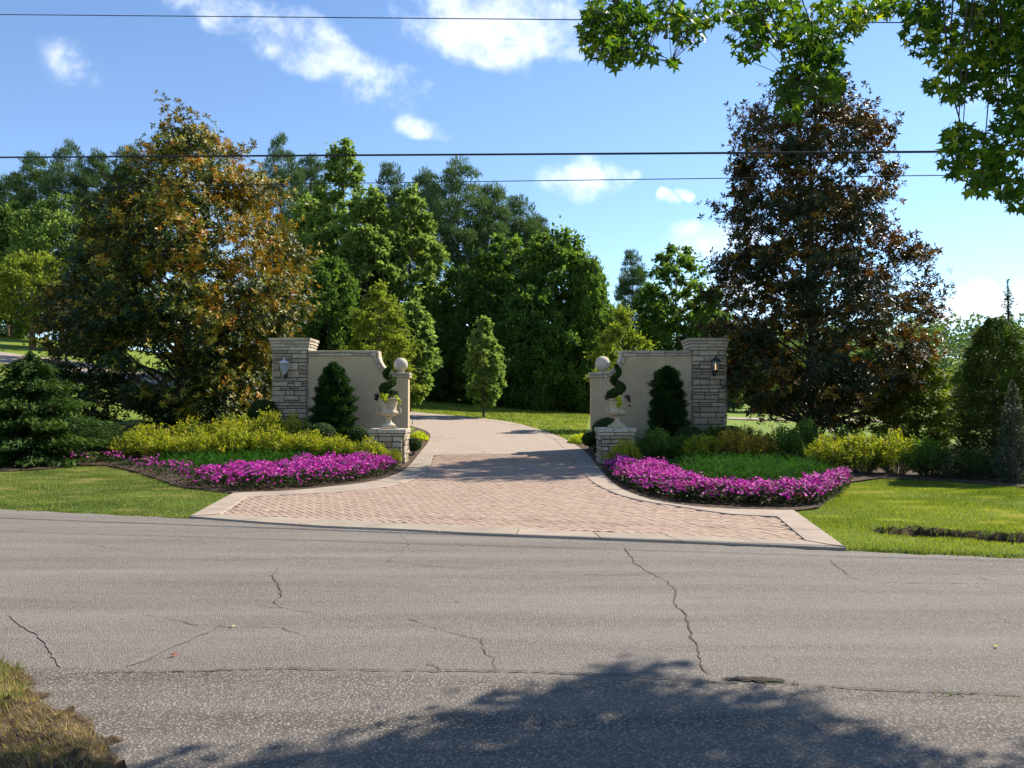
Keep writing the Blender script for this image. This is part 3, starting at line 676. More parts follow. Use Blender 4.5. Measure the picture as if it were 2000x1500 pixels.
def limbs(rg, centres, H, trunk_r, n_limb, lean=(0, 0), sides=8, topf=.92, z_lo=.12, rise=.35):
    parts = []
    tp = [(lean[0] * (k / 6) ** 1.5, lean[1] * (k / 6) ** 1.5, H * topf * k / 6) for k in range(7)]
    tp = [(x + rg.normal(0, trunk_r * .3) * (i > 0), y + rg.normal(0, trunk_r * .3) * (i > 0), z) for i, (x, y, z) in enumerate(tp)]
    parts.append(tube([(tp[0][0], tp[0][1], -.15)] + tp, [trunk_r * 1.35] + [trunk_r * (1.1 - k / 6.3) for k in range(7)], sides))
    idx = rg.choice(len(centres), min(n_limb, len(centres)), replace=False)
    for q in idx:
        c = centres[q]; hr = math.hypot(c[0], c[1]); z0 = max(H * z_lo, c[2] - hr * rise - rg.uniform(0, .05) * H); f = min(z0 / (H * topf), .98)
        sx = np.interp(f * 6, range(7), [p[0] for p in tp]); sy = np.interp(f * 6, range(7), [p[1] for p in tp])
        a = Vector((sx, sy, z0)); b = Vector(c); mid_ = a.lerp(b, .5) + Vector((0, 0, -.04 * hr + rg.normal(0, .05)))
        r0 = max(.012, trunk_r * .33 * (1 - f * .75))
        parts.append(tube([a, mid_, b], [r0, r0 * .6, r0 * .2], 5, False))
    V, Fc = join_parts(parts); return py_mesh('trunk', V, Fc, True)
def broad_crown(seed, prof, H, n_cl, cl_r, per, L, W, squash=.6, inner=.5, noise_amp=.25, upb=.6, power=1.2, name='crown'):
    rg = np.random.default_rng(seed); C = clump_centres(rg, prof, H, n_cl, inner, power)
    cr = cl_r * rg.uniform(.6, 1.35, n_cl); ct = rg.random(n_cl)
    idx = np.repeat(np.arange(n_cl), per); n = len(idx)
    d = nrm(rg.normal(size=(n, 3))); rad = np.abs(rg.normal(0, .62, n))
    P = C[idx] + d * (rad * cr[idx])[:, None] * np.array([1, 1, squash]); P[:, 2] = np.maximum(P[:, 2], .15)
    out = nrm(C * np.array([1, 1, 0.0]) + 1e-6)[idx]
    A = nrm(d * .8 + out * .3 + rg.normal(0, .5, (n, 3)) + np.array([0, 0, -.25]))
    Nn = nrm(rg.normal(0, .7, (n, 3)) + np.array([0, 0, upb]) + d * .4)
    s = rg.uniform(.65, 1.3, n)
    V, Fq = leaves(P, A, Nn, L * s, W * s)
    tint = np.clip(ct[idx] * .45 + rg.random(n) * .45 + .1 * d[:, 2], 0, 1)
    return np_mesh(name, V, Fq, tint), C
def place_tree(name, px, Y, top_py, wpx, mk, label, cat='tree', group=None, base=None):
    """mk(seed,H,W)-> (crown mesh list[(name,mesh,mat)], trunk mesh, trunk mat)"""
    X = (px - CX) / F * Y; z0 = H1(X, Y); H = at(px, top_py, Y).z - z0; W = wpx / F * Y
    t = thing(name, (X, Y, z0), label, cat, group)
    parts = mk(H, W)
    for nm, me, mt in parts: link(nm, me, t, mt)
    return t

# ------------------------------------------------------------------ gate masonry
def stone_variant(k, cham=.10):
    r = random.Random(100 + k); j = lambda s: r.uniform(-s, s); V = []
    for (y, s) in ((0, 0), (-.72, 0), (-1, 1)):
        for sx, sz in ((-1, -1), (1, -1), (1, 1), (-1, 1)):
            if s == 0: V.append((sx * (.5 + j(.006)), y, sz * (.5 + j(.02))))
            else: V.append((sx * (.5 - cham * .35 + j(.02)), y + j(.18), sz * (.5 - cham + j(.04))))
    me = py_mesh('stone', V, PF); bm = bmesh.new(); bm.from_mesh(me)
    bmesh.ops.recalc_face_normals(bm, faces=bm.faces[:]); bm.to_mesh(me); bm.free(); me.materials.append(MAT_STONE); return me
STN = [stone_variant(k) for k in range(10)]
def block_variant(k):
    r = random.Random(300 + k); j = lambda s: r.uniform(-s, s); V = []
    for (y, s) in ((-.5, 1), (-.46, 0), (.46, 0), (.5, 1)):
        for sx, sz in ((-1, -1), (1, -1), (1, 1), (-1, 1)):
            q = .5 - (.05 if s else 0); V.append((sx * (q + j(.012)), y + j(.008), sz * (.5 - (.12 if s else 0) + j(.035))))
    Fc = [(0, 3, 2, 1), (12, 13, 14, 15)] + [(a * 4 + i, a * 4 + (i + 1) % 4, (a + 1) * 4 + (i + 1) % 4, (a + 1) * 4 + i) for a in range(3) for i in range(4)]
    me = py_mesh('coping_stone', V, Fc); bm = bmesh.new(); bm.from_mesh(me); bmesh.ops.recalc_face_normals(bm, faces=bm.faces[:]); bm.to_mesh(me); bm.free()
    me.materials.append(MAT_COPING); return me
BLK = [block_variant(k) for k in range(6)]
def put_stone(parent, cx, cy, cz, w, h, d, a, r, pool=STN, name='stone'):
    o = link(name, r.choice(pool), parent, loc=(cx, cy, cz)); o.scale = (w, d, h); o.rotation_euler = (0, r.uniform(-.012, .012) if w > .12 else 0, a); return o
def stone_face(parent, ox, oy, a, width, z0, z1, seed, rowh=(.09, .24), ws=(.18, .62), base=.0, joint=.018):
    """ashlar on a vertical face whose left end (seen from outside) is (ox, oy); a = turn of the outward normal from -Y"""
    r = random.Random(seed); ux, uy = math.cos(a), math.sin(a); z = z0
    while z < z1 - .02:
        h = r.uniform(*rowh); 
        if z1 - z - h < rowh[0] * .8: h = z1 - z
        x = 0.0
        while x < width - .01:
            w = r.uniform(*ws)
            if width - x - w < ws[0] * .6: w = width - x
            segs = [(z, h)]
            if h > .12 and r.random() < .42: f = r.uniform(.35, .65); segs = [(z, h * f), (z + h * f, h * (1 - f))]
            for zz, hh in segs:
                d = .055 + base + r.uniform(-.006, .02)
                put_stone(parent, ox + ux * (x + w / 2), oy + uy * (x + w / 2), zz + hh / 2, w - joint, hh - joint, d, a, r)
            x += w
        z += h
YF = 24.6
def gate_pillar(x0, x1, label, seed):
    yc = YF; z0 = H1((x0 + x1) / 2, yc) - .05; top = at(0, 660, YF).z - z0; w = x1 - x0; dp = .95
    t = thing('gate_pillar', ((x0 + x1) / 2, yc, z0), label, 'pillar', 'tall stone pillars at the outer ends of the gate walls')
    e = .05
    V, Fc = join_parts([box(-w / 2 + e, w / 2 - e, e, dp - e, 0, top - .10)]); link('core', py_mesh('core', V, Fc), t, MAT_MORTAR)
    zt = top - .40
    stone_face(t, -w / 2 + e, e, 0, w - 2 * e, 0, zt, seed)
    stone_face(t, w / 2 - e, e, math.pi / 2, dp - 2 * e, .35, zt, seed + 1, (.12, .22), (.3, .6))
    stone_face(t, -w / 2 + e, dp - e, -math.pi / 2, dp - 2 * e, .35, zt, seed + 2, (.12, .22), (.3, .6))
    stone_face(t, w / 2 - e, dp - e, math.pi, w - 2 * e, .35, zt, seed + 3, (.25, .35), (.4, .6))
    # flared cap: courses of stone, each standing further out, and a slab on top
    r = random.Random(seed + 9); z = zt
    for h, ov in ((.105, .015), (.10, .035), (.095, .06), (.10, .09)):
        ww = w + 2 * ov; dd_ = dp + 2 * ov
        for side in range(4):
            L = ww if side % 2 == 0 else dd_; L -= .0 if side % 2 == 0 else .36; x = 0
            while x < L - .01:
                q = r.uniform(.28, .6); q = L - x if L - x - q < .2 else q; c = x + q / 2 - L / 2
                dep = .18
                if side == 0: px_, py_, a_ = c, -ov + dep / 2, 0
                elif side == 2: px_, py_, a_ = c, dp + ov - dep / 2, 0
                elif side == 1: px_, py_, a_ = ww / 2 - dep / 2, dp / 2 + c, math.pi / 2
                else: px_, py_, a_ = -ww / 2 + dep / 2, dp / 2 + c, math.pi / 2
                o = link('cap_stone', r.choice(BLK), t, loc=(px_, py_, z + h / 2)); o.scale = (q - .014, dep + r.uniform(0, .015), h - .014); o.rotation_euler = (0, 0, a_)
                x += q
        z += h
    V, Fc = box(-w / 2 + .05, w / 2 - .05, .03, dp - .05, top - .11, top - .01); link('cap_fill', py_mesh('cap_fill', V, Fc), t, MAT_COPING)
    return t
pilL = gate_pillar(-7.71, -6.53, 'tall stone pillar with flared cap left of the driveway, beside the bronze magnolia', 11)
pilR = gate_pillar(5.74, 6.89, 'tall stone pillar with flared cap right of the driveway, beside the dark magnolia', 61)

def gate_wall(xp, sgn, label):
    """xp: pillar side x, sgn: +1 wall runs towards +x"""
    yw = YF + .08; th = .42; zb = min(H1(xp, yw), H1(xp + sgn * 3.2, yw)) - .15
    t = thing('gate_wall', (xp, yw, zb), label, 'wall', 'curved stucco gate walls')
    ZT = at(0, 684.5, yw).z - zb; zlow = at(0, 727, yw).z - zb; L = 3.19; s1, s2 = 2.25, 2.80; cth = .18
    rx = s2 - s1; rz = ZT - .03 - zlow
    outer = [(-.05, ZT), (s1, ZT)] ; arc = []
    for k in range(13):
        a = math.pi + (math.pi / 2) * k / 12; arc.append((s2 + rx * math.cos(a), ZT - .03 + rz * math.sin(a)))
    inner = []
    for k in range(13):
        a = math.pi + (math.pi / 2) * k / 12; inner.append((s2 + (rx + cth) * math.cos(a), ZT - .03 + (rz + cth) * math.sin(a)))
    inner = [p for p in inner if p[1] < ZT - cth]
    body = [(-.05, 0), (-.05, ZT - cth)] + [(inner[0][0], ZT - cth)] + inner + [(L, zlow - cth), (L, 0)]
    V = [(sgn * s, y, z) for y in (0, th) for s, z in body]; n = len(body)
    Fc = [tuple(range(n)), tuple(range(n, 2 * n))[::-1]] + [(i, (i + 1) % n, (i + 1) % n + n, i + n) for i in range(n)]
    me = py_mesh('stucco_panel', V, Fc); bm = bmesh.new(); bm.from_mesh(me); bmesh.ops.recalc_face_normals(bm, faces=bm.faces[:])
    bmesh.ops.triangulate(bm, faces=[f for f in bm.faces if len(f.verts) > 4]); bm.to_mesh(me); bm.free()
    link('stucco_panel', me, t, MAT_STUCCO)
    r = random.Random(int(abs(xp) * 100)); ov = .05
    def course(P, off, hh, lens):
        P = np.array(P, float); d = np.r_[0, np.cumsum(np.linalg.norm(np.diff(P, axis=0), axis=1))]; x = 0; tot = d[-1]
        while x < tot - .01:
            q = r.uniform(*lens); q = tot - x if tot - x - q < lens[0] * .6 else q
            a = np.array([np.interp(x, d, P[:, 0]), np.interp(x, d, P[:, 1])]); b = np.array([np.interp(x + q, d, P[:, 0]), np.interp(x + q, d, P[:, 1])])
            c = (a + b) / 2; dr = b - a; Lq = np.linalg.norm(dr); dr /= Lq; nn = np.array([dr[1], -dr[0]])
            if nn[1] > 0: nn = -nn
            if abs(dr[1]) > .8 and nn[0] > 0: nn = -nn
            c = c + nn * (off + hh / 2); o = link('coping_stone', r.choice(BLK), t, loc=(sgn * c[0], th / 2, c[1]))
            o.scale = (Lq - .012 + (.03 if lens[0] < .2 else 0), th + 2 * ov + r.uniform(-.01, .02), hh - .012); o.rotation_euler = (0, -sgn * math.atan2(dr[1], dr[0]), 0); x += q
    top = [(-.02, ZT), (s1 + .0, ZT)]; low = [(s2 + .0, zlow), (L + .06, zlow)]
    course(top, 0, cth * .5, (.34, .62)); course([(top[0][0], ZT), (s1 - .09, ZT)], cth * .5, cth * .5, (.3, .6))
    course(arc, 0, cth * .5, (.15, .2)); course(arc, cth * .5, cth * .5, (.14, .19))
    course(low, 0, cth * .5, (.25, .45)); course(low, cth * .5, cth * .5, (.25, .42))
    return t, zb + zlow
wl, zlL = gate_wall(-6.53, 1, 'beige stucco wall with stone coping curving down, left of the driveway')
wr, zlR = gate_wall(5.74, -1, 'beige stucco wall with stone coping curving down, right of the driveway')
def ball(x, z, r, label):
    bm = bmesh.new(); bmesh.ops.create_uvsphere(bm, u_segments=32, v_segments=20, radius=r)
    for f in bm.faces: f.smooth = True
    bmesh.ops.translate(bm, verts=bm.verts, vec=(0, 0, r + .03)); V, Fc = lathe([(r * .5, 0), (r * .5, .035), (r * .38, .045)], 20)
    me = bpy.data.meshes.new('stone_ball'); bm.to_mesh(me); bm.free()
    o = link('stone_ball', me, None, MAT_BALL, (x, YF + .29, z)); tag(o, label, 'stone ball', 'stone balls on the wall ends')
    b = link('ball_base', py_mesh('ball_base', V, Fc, True), o, MAT_BALL)
ball(at(783, 710, YF + .29).x, zlL + .0, .225, 'pale stone ball on the low end of the left gate wall')
ball(at(1177, 707, YF + .29).x, zlR + .0, .25, 'pale stone ball on the low end of the right gate wall')

def pedestal(x0, x1, yf, label, seed, py_top):
    w = x1 - x0; z0 = -.04; top = at(0, py_top, yf).z - z0
    t = thing('stone_pedestal', ((x0 + x1) / 2, yf, z0), label, 'pedestal', 'low stone pedestals carrying urns')
    e = .05; V, Fc = box(-w / 2 + e, w / 2 - e, e, w - e, 0, top - .05); link('core', py_mesh('core', V, Fc), t, MAT_MORTAR)
    zt = top - .2
    for side, (ox, oy, a) in enumerate(((-w / 2 + e, e, 0), (w / 2 - e, e, math.pi / 2), (w / 2 - e, w - e, math.pi), (-w / 2 + e, w - e, -math.pi / 2))):
        stone_face(t, ox, oy, a, w - 2 * e, 0, zt, seed + side, (.08, .17), (.16, .42))
    r = random.Random(seed); z = zt
    for h, ov in ((.085, .02), (.115, .055)):
        ww = w + 2 * ov
        for side in range(4):
            L = ww - (0 if side % 2 == 0 else .44); x = 0
            while x < L - .01:
                q = r.uniform(.25, .45); q = L - x if L - x - q < .2 else q; c = x + q / 2 - L / 2; dep = .22
                px_, py_, a_ = [(c, -ov + dep / 2, 0), (ww / 2 - dep / 2, w / 2 + c, math.pi / 2), (c, w + ov - dep / 2, 0), (-ww / 2 + dep / 2, w / 2 + c, math.pi / 2)][side]
                o = link('cap_stone', r.choice(BLK), t, loc=(px_, py_, z + h / 2)); o.scale = (q - .014, dep, h - .012); o.rotation_euler = (0, 0, a_); x += q
        z += h
    V, Fc = box(-w / 2 + .1, w / 2 - .1, .1, w - .1, top - .08, top - .006); link('cap_fill', py_mesh('cap_fill', V, Fc), t, MAT_COPING)
    return t, Vector(((x0 + x1) / 2, yf + w / 2, z0 + top))
yP = 20.4
p1, t1 = pedestal(-3.78, -2.86, yP, 'low stone pedestal left of the driveway, its right side in the sun', 201, 838)
p2, t2 = pedestal(2.33, 3.24, yP, 'low stone pedestal right of the driveway, in the shade', 231, 836)

def urn(c, s, label):
    t = thing('garden_urn', c, label, 'urn', 'classical stone urns on the pedestals'); t.rotation_euler = (0, 0, .25)
    V, Fc = box(-.21, .21, -.21, .21, 0, .055); V2, F2 = box(-.185, .185, -.185, .185, .055, .08)
    V, Fc = join_parts([(V, Fc), (V2, F2)]); 
    V3, F3 = lathe([(.18, .08), (.185, .10), (.17, .125), (.12, .15), (.085, .19), (.07, .25), (.075, .29), (.10, .305), (.105, .32), (.085, .335)], 28)
    o = link('foot', py_mesh('foot', *join_parts([(V, Fc), (V3, F3)]), False), t, MAT_URN)
    pr = [(.08, .33), (.14, .345), (.20, .37), (.25, .41), (.262, .45), (.25, .475), (.215, .49), (.205, .52), (.215, .60), (.232, .68), (.25, .75), (.275, .80), (.295, .815), (.30, .835), (.285, .85), (.255, .845), (.22, .80), (.19, .74)]
    V, Fc = lathe(pr, 72, (.345, .47, 24, .05)); V2, F2 = lathe([(.233, .47), (.243, .478), (.233, .486)], 30)
    link('bowl', py_mesh('bowl', *join_parts([(V, Fc), (V2, F2)]), True), t, MAT_URN)
    for sx in (-1, 1):
        pts = [(sx * .225, 0, .42), (sx * .285, 0, .405), (sx * .325, 0, .44), (sx * .335, 0, .51), (sx * .315, 0, .56), (sx * .285, 0, .555), (sx * .285, 0, .53)]
        V, Fc = tube(pts, [.022, .024, .022, .02, .018, .016, .01], 8); link('handle', py_mesh('handle', V, Fc, True), t, MAT_URN)
    for o in t.children: pass
    t.scale = (s, s, s); return t
urn(t1 + Vector((-.02, -.05, 0)), .98, 'fluted stone urn on the left pedestal, warm and sunlit')
urn(t2 + Vector((.06, -.05, 0)), .93, 'weathered stone urn on the right pedestal, in shade')

# lanterns
def lantern(c, label, lit, metal):
    t = thing('wall_lantern', c, label, 'lantern', 'wall lanterns on the gate pillars')
    # origin at the wall, centre of the back plate; lantern body stands out towards -Y
    V, Fc = box(-.06, .06, -.02, 0, -.17, .05); p = [(0, -.02, -.10), (0, -.12, -.17), (0, -.17, -.12), (0, -.17, -.03)]
    link('bracket', py_mesh('bracket', *join_parts([(V, Fc), tube(p, [.02] * 4, 8), lathe([(.0, -.0), (.001, 0)], 4)])), t, MAT_BLACK)
    n = 6; cy = -.17
    def ringpts(r, z): return [(r * math.cos(2 * math.pi * (k + .5) / n), cy + r * math.sin(2 * math.pi * (k + .5) / n), z) for k in range(n)]
    lo, hi = ringpts(.085, 0.0), ringpts(.135, .30); parts = []
    for a, b in zip(lo, hi): parts.append(tube([a, b], [.008, .008], 5))
    for k in range(n): parts.append(tube([lo[k], lo[(k + 1) % n]], [.010] * 2, 5)); parts.append(tube([hi[k], hi[(k + 1) % n]], [.011] * 2, 5))
    def lat(pr, m_=6): 
        V, Fc = lathe(pr, m_); V = [(x * math.cos(math.pi / 6) - y * math.sin(math.pi / 6), x * math.sin(math.pi / 6) + y * math.cos(math.pi / 6) + cy, z) for x, y, z in V]; return V, Fc
    parts.append(lat([(.02, -.07), (.05, -.04), (.09, -.005), (.085, .0)]))
    link('frame', py_mesh('frame', *join_parts(parts)), t, metal)
    link('roof', py_mesh('roof', *join_parts([lat([(.165, .30), (.16, .315), (.10, .37), (.05, .40), (.03, .41)]), lat([(.015, .41), (.02, .43), (.032, .45), (.02, .475), (.006, .50)], 10)])), t, MAT_SILVER if not lit else metal)
    for k in range(n):
        a, b, c_, d = Vector(lo[k]), Vector(lo[(k + 1) % n]), Vector(hi[(k + 1) % n]), Vector(hi[k]); m_ = (a + b) / 2; inn = (Vector((0, cy, m_.z)) - m_).normalized() * .004
        V = [tuple(q) for q in (a, b, c_, d)] + [tuple(q + inn) for q in (a, b, c_, d)]
        me = py_mesh('pane', V, [(0, 1, 2, 3), (7, 6, 5, 4), (0, 4, 5, 1), (1, 5, 6, 2), (2, 6, 7, 3), (3, 7, 4, 0)]); link('pane', me, t, MAT_GLASS)
    V, Fc = lathe([(.018, .01), (.018, .12), (.014, .13), (.022, .16), (.018, .20), (.004, .235)], 12); V = [(x, y + cy, z) for x, y, z in V]
    link('candle_bulb', py_mesh('candle_bulb', V, Fc, True), t, MAT_BULBON if lit else MAT_BULB)
    return t
lp = at(558, 728, YF - .02); lantern((lp.x, YF - .02, lp.z), 'wall lantern with pale metal roof and glass panes on the left pillar', False, MAT_SILVER)
lp = at(1395, 724, YF - .02); lantern((lp.x, YF - .02, lp.z), 'dark wall lantern with a faintly lit bulb on the right pillar', True, MAT_BLACK)

# ------------------------------------------------------------------ topiary and urn planting
def leaf_ball(rg, C, r, n, L, W, squash=1., shell=.82, upb=.2):
    d = nrm(rg.normal(size=(n, 3))); P = np.array(C) + d * (r * rg.uniform(shell, 1.03, n))[:, None] * np.array([1, 1, squash])
    A = nrm(rg.normal(size=(n, 3)) + d * .5 + np.array([0, 0, .3])); Nn = nrm(d + rg.normal(0, .4, (n, 3)) + np.array([0, 0, upb])); s = rg.uniform(.7, 1.25, n)
    V, Fq = leaves(P - A * (L * s * .4)[:, None], A, Nn, L * s, W * s); return V, Fq, rg.random(n) * .8 + .2 * d[:, 2]
def merge(parts, name):
    Vs = []; Fs = []; T = []; o = 0
    for V, Fq, t in parts: Vs.append(V); Fs.append(Fq + o); T.append(t); o += len(V)
    return np_mesh(name, np.vstack(Vs), np.vstack(Fs), np.clip(np.concatenate(T), 0, 1))
def spiral(c, s, H, turns, label, seed, phase):
    rg = np.random.default_rng(seed); t = thing('spiral_topiary', c, label, 'topiary', 'spiral topiaries growing in the urns')
    parts = []; cores = []
    for k in range(60):
        f = k / 59; a = phase + f * turns * 2 * math.pi; R = (.15 * (1 - f) + .03) ; r = .135 * (1 - f * .62)
        C = (R * math.cos(a), R * math.sin(a), .10 + f * (H - .1)); parts.append(leaf_ball(rg, C, r, 130, .05, .028, 1, .8)); cores.append((C, r * .8))
    link('foliage', merge(parts, 'foliage'), t, MAT_BOX)
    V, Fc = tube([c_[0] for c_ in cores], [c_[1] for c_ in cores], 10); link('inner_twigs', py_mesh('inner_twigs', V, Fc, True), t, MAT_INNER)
    V, Fc = tube([(0, 0, -.05), (0.01, 0, H * .5), (0, 0, H)], [.018, .015, .006], 6); link('stem', py_mesh('stem', V, Fc), t, MAT_BARK); t.scale = (s,) * 3
u1 = t1 + Vector((-.02, -.05, .80)); u2 = t2 + Vector((.06, -.05, .75))
spiral(u1, 1., 1.02, 2.2, 'spiral topiary in the left urn, reaching up past the stone ball', 3, .6)
spiral(u2, .98, .95, 1.9, 'spiral topiary in the right urn, twisted before the wall curve', 4, 2.8)
def trailing(c, seed, label, spec):
    rg = np.random.default_rng(seed); t = thing('trailing_plants', c, label, 'potted plants', 'trailing plants round the urn rims')
    for nm, mt, items in spec:
        parts = []
        for (x, y, z, r, n, L, W) in items: parts.append(leaf_ball(rg, (x, y, z), r, n, L, W, .8, .3))
        link(nm, merge(parts, nm), t, mt)
trailing(u1, 7, 'lime and purple trailing plants spilling from the left urn',
         [('lime_foliage', MAT_HOSTA, [(-.10, -.22, .07, .12, 160, .07, .05), (-.06, -.30, -.02, .08, 80, .06, .045), (.22, -.12, .04, .07, 60, .06, .04), (.30, -.08, -.04, .05, 40, .05, .04), (.31, -.08, -.13, .04, 30, .05, .035)]),
          ('purple_foliage', MAT_PURPLEL, [(-.28, -.08, .08, .10, 120, .05, .035), (-.33, -.06, .0, .06, 60, .045, .03)]), ('green_foliage', MAT_BOX, [(.05, -.2, .04, .09, 90, .05, .03), (.12, -.15, .05, .1, 90, .05, .03)])])
trailing(u2, 8, 'lime creeping plants hanging over the front of the right urn',
         [('lime_foliage', MAT_HOSTA, [(.0, -.28, .02, .09, 90, .07, .05), (.04, -.31, -.08, .08, 80, .06, .045), (-.02, -.31, -.16, .06, 50, .055, .04)]),
          ('purple_foliage', MAT_PURPLEL, [(-.26, -.06, .05, .1, 110, .05, .035), (.27, -.05, .06, .1, 110, .05, .035), (.33, -.04, -.03, .05, 40, .045, .03), (.34, -.04, -.16, .03, 20, .04, .03)]), ('green_foliage', MAT_BOX, [(-.1, -.15, .05, .1, 90, .05, .03)])])

# ------------------------------------------------------------------ shrubs
def spray_cone(seed, prof, H, n, L, W, droop=.1, shell=.62, jitter=.08, layers=0, name='foliage'):
    rg = np.random.default_rng(seed); t = np.linspace(prof[0][0], prof[-1][0], 200); w = prof_r(prof, t, np.full(200, 1.5)) + .03; w /= w.sum(); tt = rg.choice(t, n, p=w) + rg.normal(0, .006, n)
    an = rg.uniform(0, 2 * math.pi, n); R = prof_r(prof, tt, an)
    lob = 1 + jitter * np.sin(an * 5 + tt * 19 + seed) + jitter * np.sin(an * 9 - tt * 31) + (jitter * 1.2 * np.sin(tt * layers * 2 * math.pi) if layers else 0)
    r = R * lob * (shell + (1 - shell) * rg.random(n) ** .6); P = np.stack([r * np.cos(an), r * np.sin(an), tt * H], 1)
    A = nrm(np.stack([np.cos(an), np.sin(an), np.full(n, -droop)], 1) + rg.normal(0, .38, (n, 3))); Nn = nrm(rg.normal(0, .45, (n, 3)) + np.array([0, 0, 1.]))
    s = rg.uniform(.6, 1.3, n); V, Fq = leaves(P - A * (L * s * .5)[:, None], A, Nn, L * s, W * s, .1)
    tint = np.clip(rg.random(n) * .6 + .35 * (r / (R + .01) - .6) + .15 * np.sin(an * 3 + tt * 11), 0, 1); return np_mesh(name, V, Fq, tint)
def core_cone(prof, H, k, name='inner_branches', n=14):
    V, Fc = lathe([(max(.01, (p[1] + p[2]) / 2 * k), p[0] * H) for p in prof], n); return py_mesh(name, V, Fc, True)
# clipped yews by the walls
def yew(px, Y, top, wpx, seed, label, prof, base=840):
    X = (px - CX) / F * Y; z0 = H1(X, Y); H = at(px, top, Y).z - z0; R = wpx / 2 / F * Y
    t = thing('yew_shrub', (X, Y, z0), label, 'shrub', 'dark yews in front of the gate walls'); pr = [(a, b * R, c * R) for a, b, c in prof]
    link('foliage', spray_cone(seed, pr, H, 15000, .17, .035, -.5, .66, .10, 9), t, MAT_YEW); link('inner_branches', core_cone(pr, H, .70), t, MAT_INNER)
yew(650, 23.4, 708, 88, 21, 'clipped dark yew cone in front of the left gate wall', [(0, .75, .75), (.1, .95, .95), (.35, .92, .95), (.6, .74, .88), (.8, .55, .68), (.93, .34, .4), (1, .08, .1)])
yew(1304, 23.5, 716, 80, 22, 'columnar dark yew with ragged flat top in front of the right gate wall', [(0, .9, .8), (.1, 1, 1.0), (.35, .85, .95), (.6, .78, .82), (.85, .72, .60), (.95, .5, .42), (1, .1, .1)])
def boxball(px, Y, cy_py, rpx, seed, label, mt=None):
    X = (px - CX) / F * Y; R = rpx / F * Y; z0 = H1(X, Y); zc = max(at(px, cy_py, Y).z, z0 + R * .3); rg = np.random.default_rng(seed)
    o = thing('boxwood_ball', (X, Y, z0), label, 'shrub', 'clipped boxwood balls by the gate')
    zc -= z0; n = int(2600 * (R / .35) ** 2) + 800
    link('foliage', merge([leaf_ball(rg, (0, 0, zc), R, n, .045, .026, .86, .88)], 'foliage'), o, mt or MAT_BOX)
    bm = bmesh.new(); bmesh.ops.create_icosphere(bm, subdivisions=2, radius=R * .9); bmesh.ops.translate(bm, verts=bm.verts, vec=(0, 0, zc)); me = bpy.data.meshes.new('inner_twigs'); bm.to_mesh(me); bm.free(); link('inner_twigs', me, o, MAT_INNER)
    V, Fc = tube([(0, 0, -.05), (0, 0, zc)], [.04, .03], 6); link('stem', py_mesh('stem', V, Fc), o, MAT_BARK)
boxball(628, 22.3, 852, 30, 31, 'clipped boxwood ball in front of the left yew, nearer the pillar')
boxball(700, 22.3, 852, 22, 32, 'clipped boxwood ball between the left yew and the left pedestal')
boxball(808, 22.6, 868, 15, 33, 'narrow green boxwood tucked against the end of the left wall')
boxball(1186, 23.2, 842, 30, 34, 'dark boxwood ball behind the right pedestal')
boxball(1152, 23.6, 858, 16, 35, 'dark boxwood ball at the end of the right wall beside the lime plants')
boxball(1346, 22.6, 858, 30, 36, 'clipped boxwood ball right of the right yew')
boxball(1172, 21.9, 876, 14, 37, 'small green boxwood low at the left side of the right pedestal')
boxball(515, 24.5, 805, 28, 38, 'dark round boxwood left of the left pillar')
boxball(1426, 23.4, 856, 28, 39, 'dark round boxwood under the right pillar')
for px, py, w, sd_, lab in ((818, 862, 30, 41, 'lime yellow hosta clump by the left driveway curve'), (1132, 866, 34, 42, 'lime yellow hosta clump by the right driveway edge')):
    g = ground(px, py); rg = np.random.default_rng(sd_); n = 700; R = w / 2 / F * g.y; t = thing('lime_clump', (g.x, g.y, H1(g.x, g.y) + .02), lab, 'plant', 'lime yellow clumps beside the driveway')
    an = rg.uniform(0, 2 * math.pi, n); r = R * np.sqrt(rg.random(n)) * 1.15; P = np.stack([r * np.cos(an), r * 1.6 * np.sin(an), .30 * (1 - (r / R / 1.2) ** 2) * rg.random(n) ** .4 + .02], 1)
    A = nrm(np.stack([np.cos(an), np.sin(an), rg.uniform(-.2, .6, n)], 1) + rg.normal(0, .4, (n, 3))); V, Fq = leaves(P, A, nrm(rg.normal(0, .4, (n, 3)) + np.array([0, 0, 1])), rg.uniform(.07, .13, n), rg.uniform(.035, .06, n))
    link('foliage', np_mesh('foliage', V, Fq, rg.random(n)), t, MAT_HOSTA)

# leafy shrubs: a few master plants, copied and turned
def shrub_parts(seed, n_st=60, leaf=.055, lw=.03, H=.8, R=.55, per=42):
    rg = np.random.default_rng(seed); parts = []; V = []; T = []; Fq = []; stems = []
    for k in range(n_st):
        a = rg.uniform(0, 2 * math.pi); f = math.sqrt(rg.random()); r = R * f * rg.uniform(.9, 1.12); h = H * (1 - .45 * f * f) * rg.uniform(.78, 1.15)
        b = np.array([.12 * math.cos(a), .12 * math.sin(a), 0]); tip = np.array([r * math.cos(a), r * math.sin(a), h]); stems.append(tube([b, (b + tip) / 2 + np.array([0, 0, -.03]), tip], [.006, .005, .002], 3, False))
        s = 1 - rg.random(per) ** 1.8 * .75; P = b + (tip - b) * s[:, None] + rg.normal(0, .035, (per, 3)); d = nrm(rg.normal(0, 1, (per, 3)) + (tip - b) / np.linalg.norm(tip - b) * .9)
        sc = rg.uniform(.7, 1.25, per); v, f_ = leaves(P, d, nrm(rg.normal(0, .5, (per, 3)) + np.array([0, 0, 1.])), leaf * sc, lw * sc)
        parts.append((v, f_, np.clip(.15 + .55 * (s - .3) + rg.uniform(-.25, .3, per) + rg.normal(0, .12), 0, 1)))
    sv, sf = join_parts(stems); return merge(parts, 'foliage'), py_mesh('stems', sv, sf)
SHR = {}
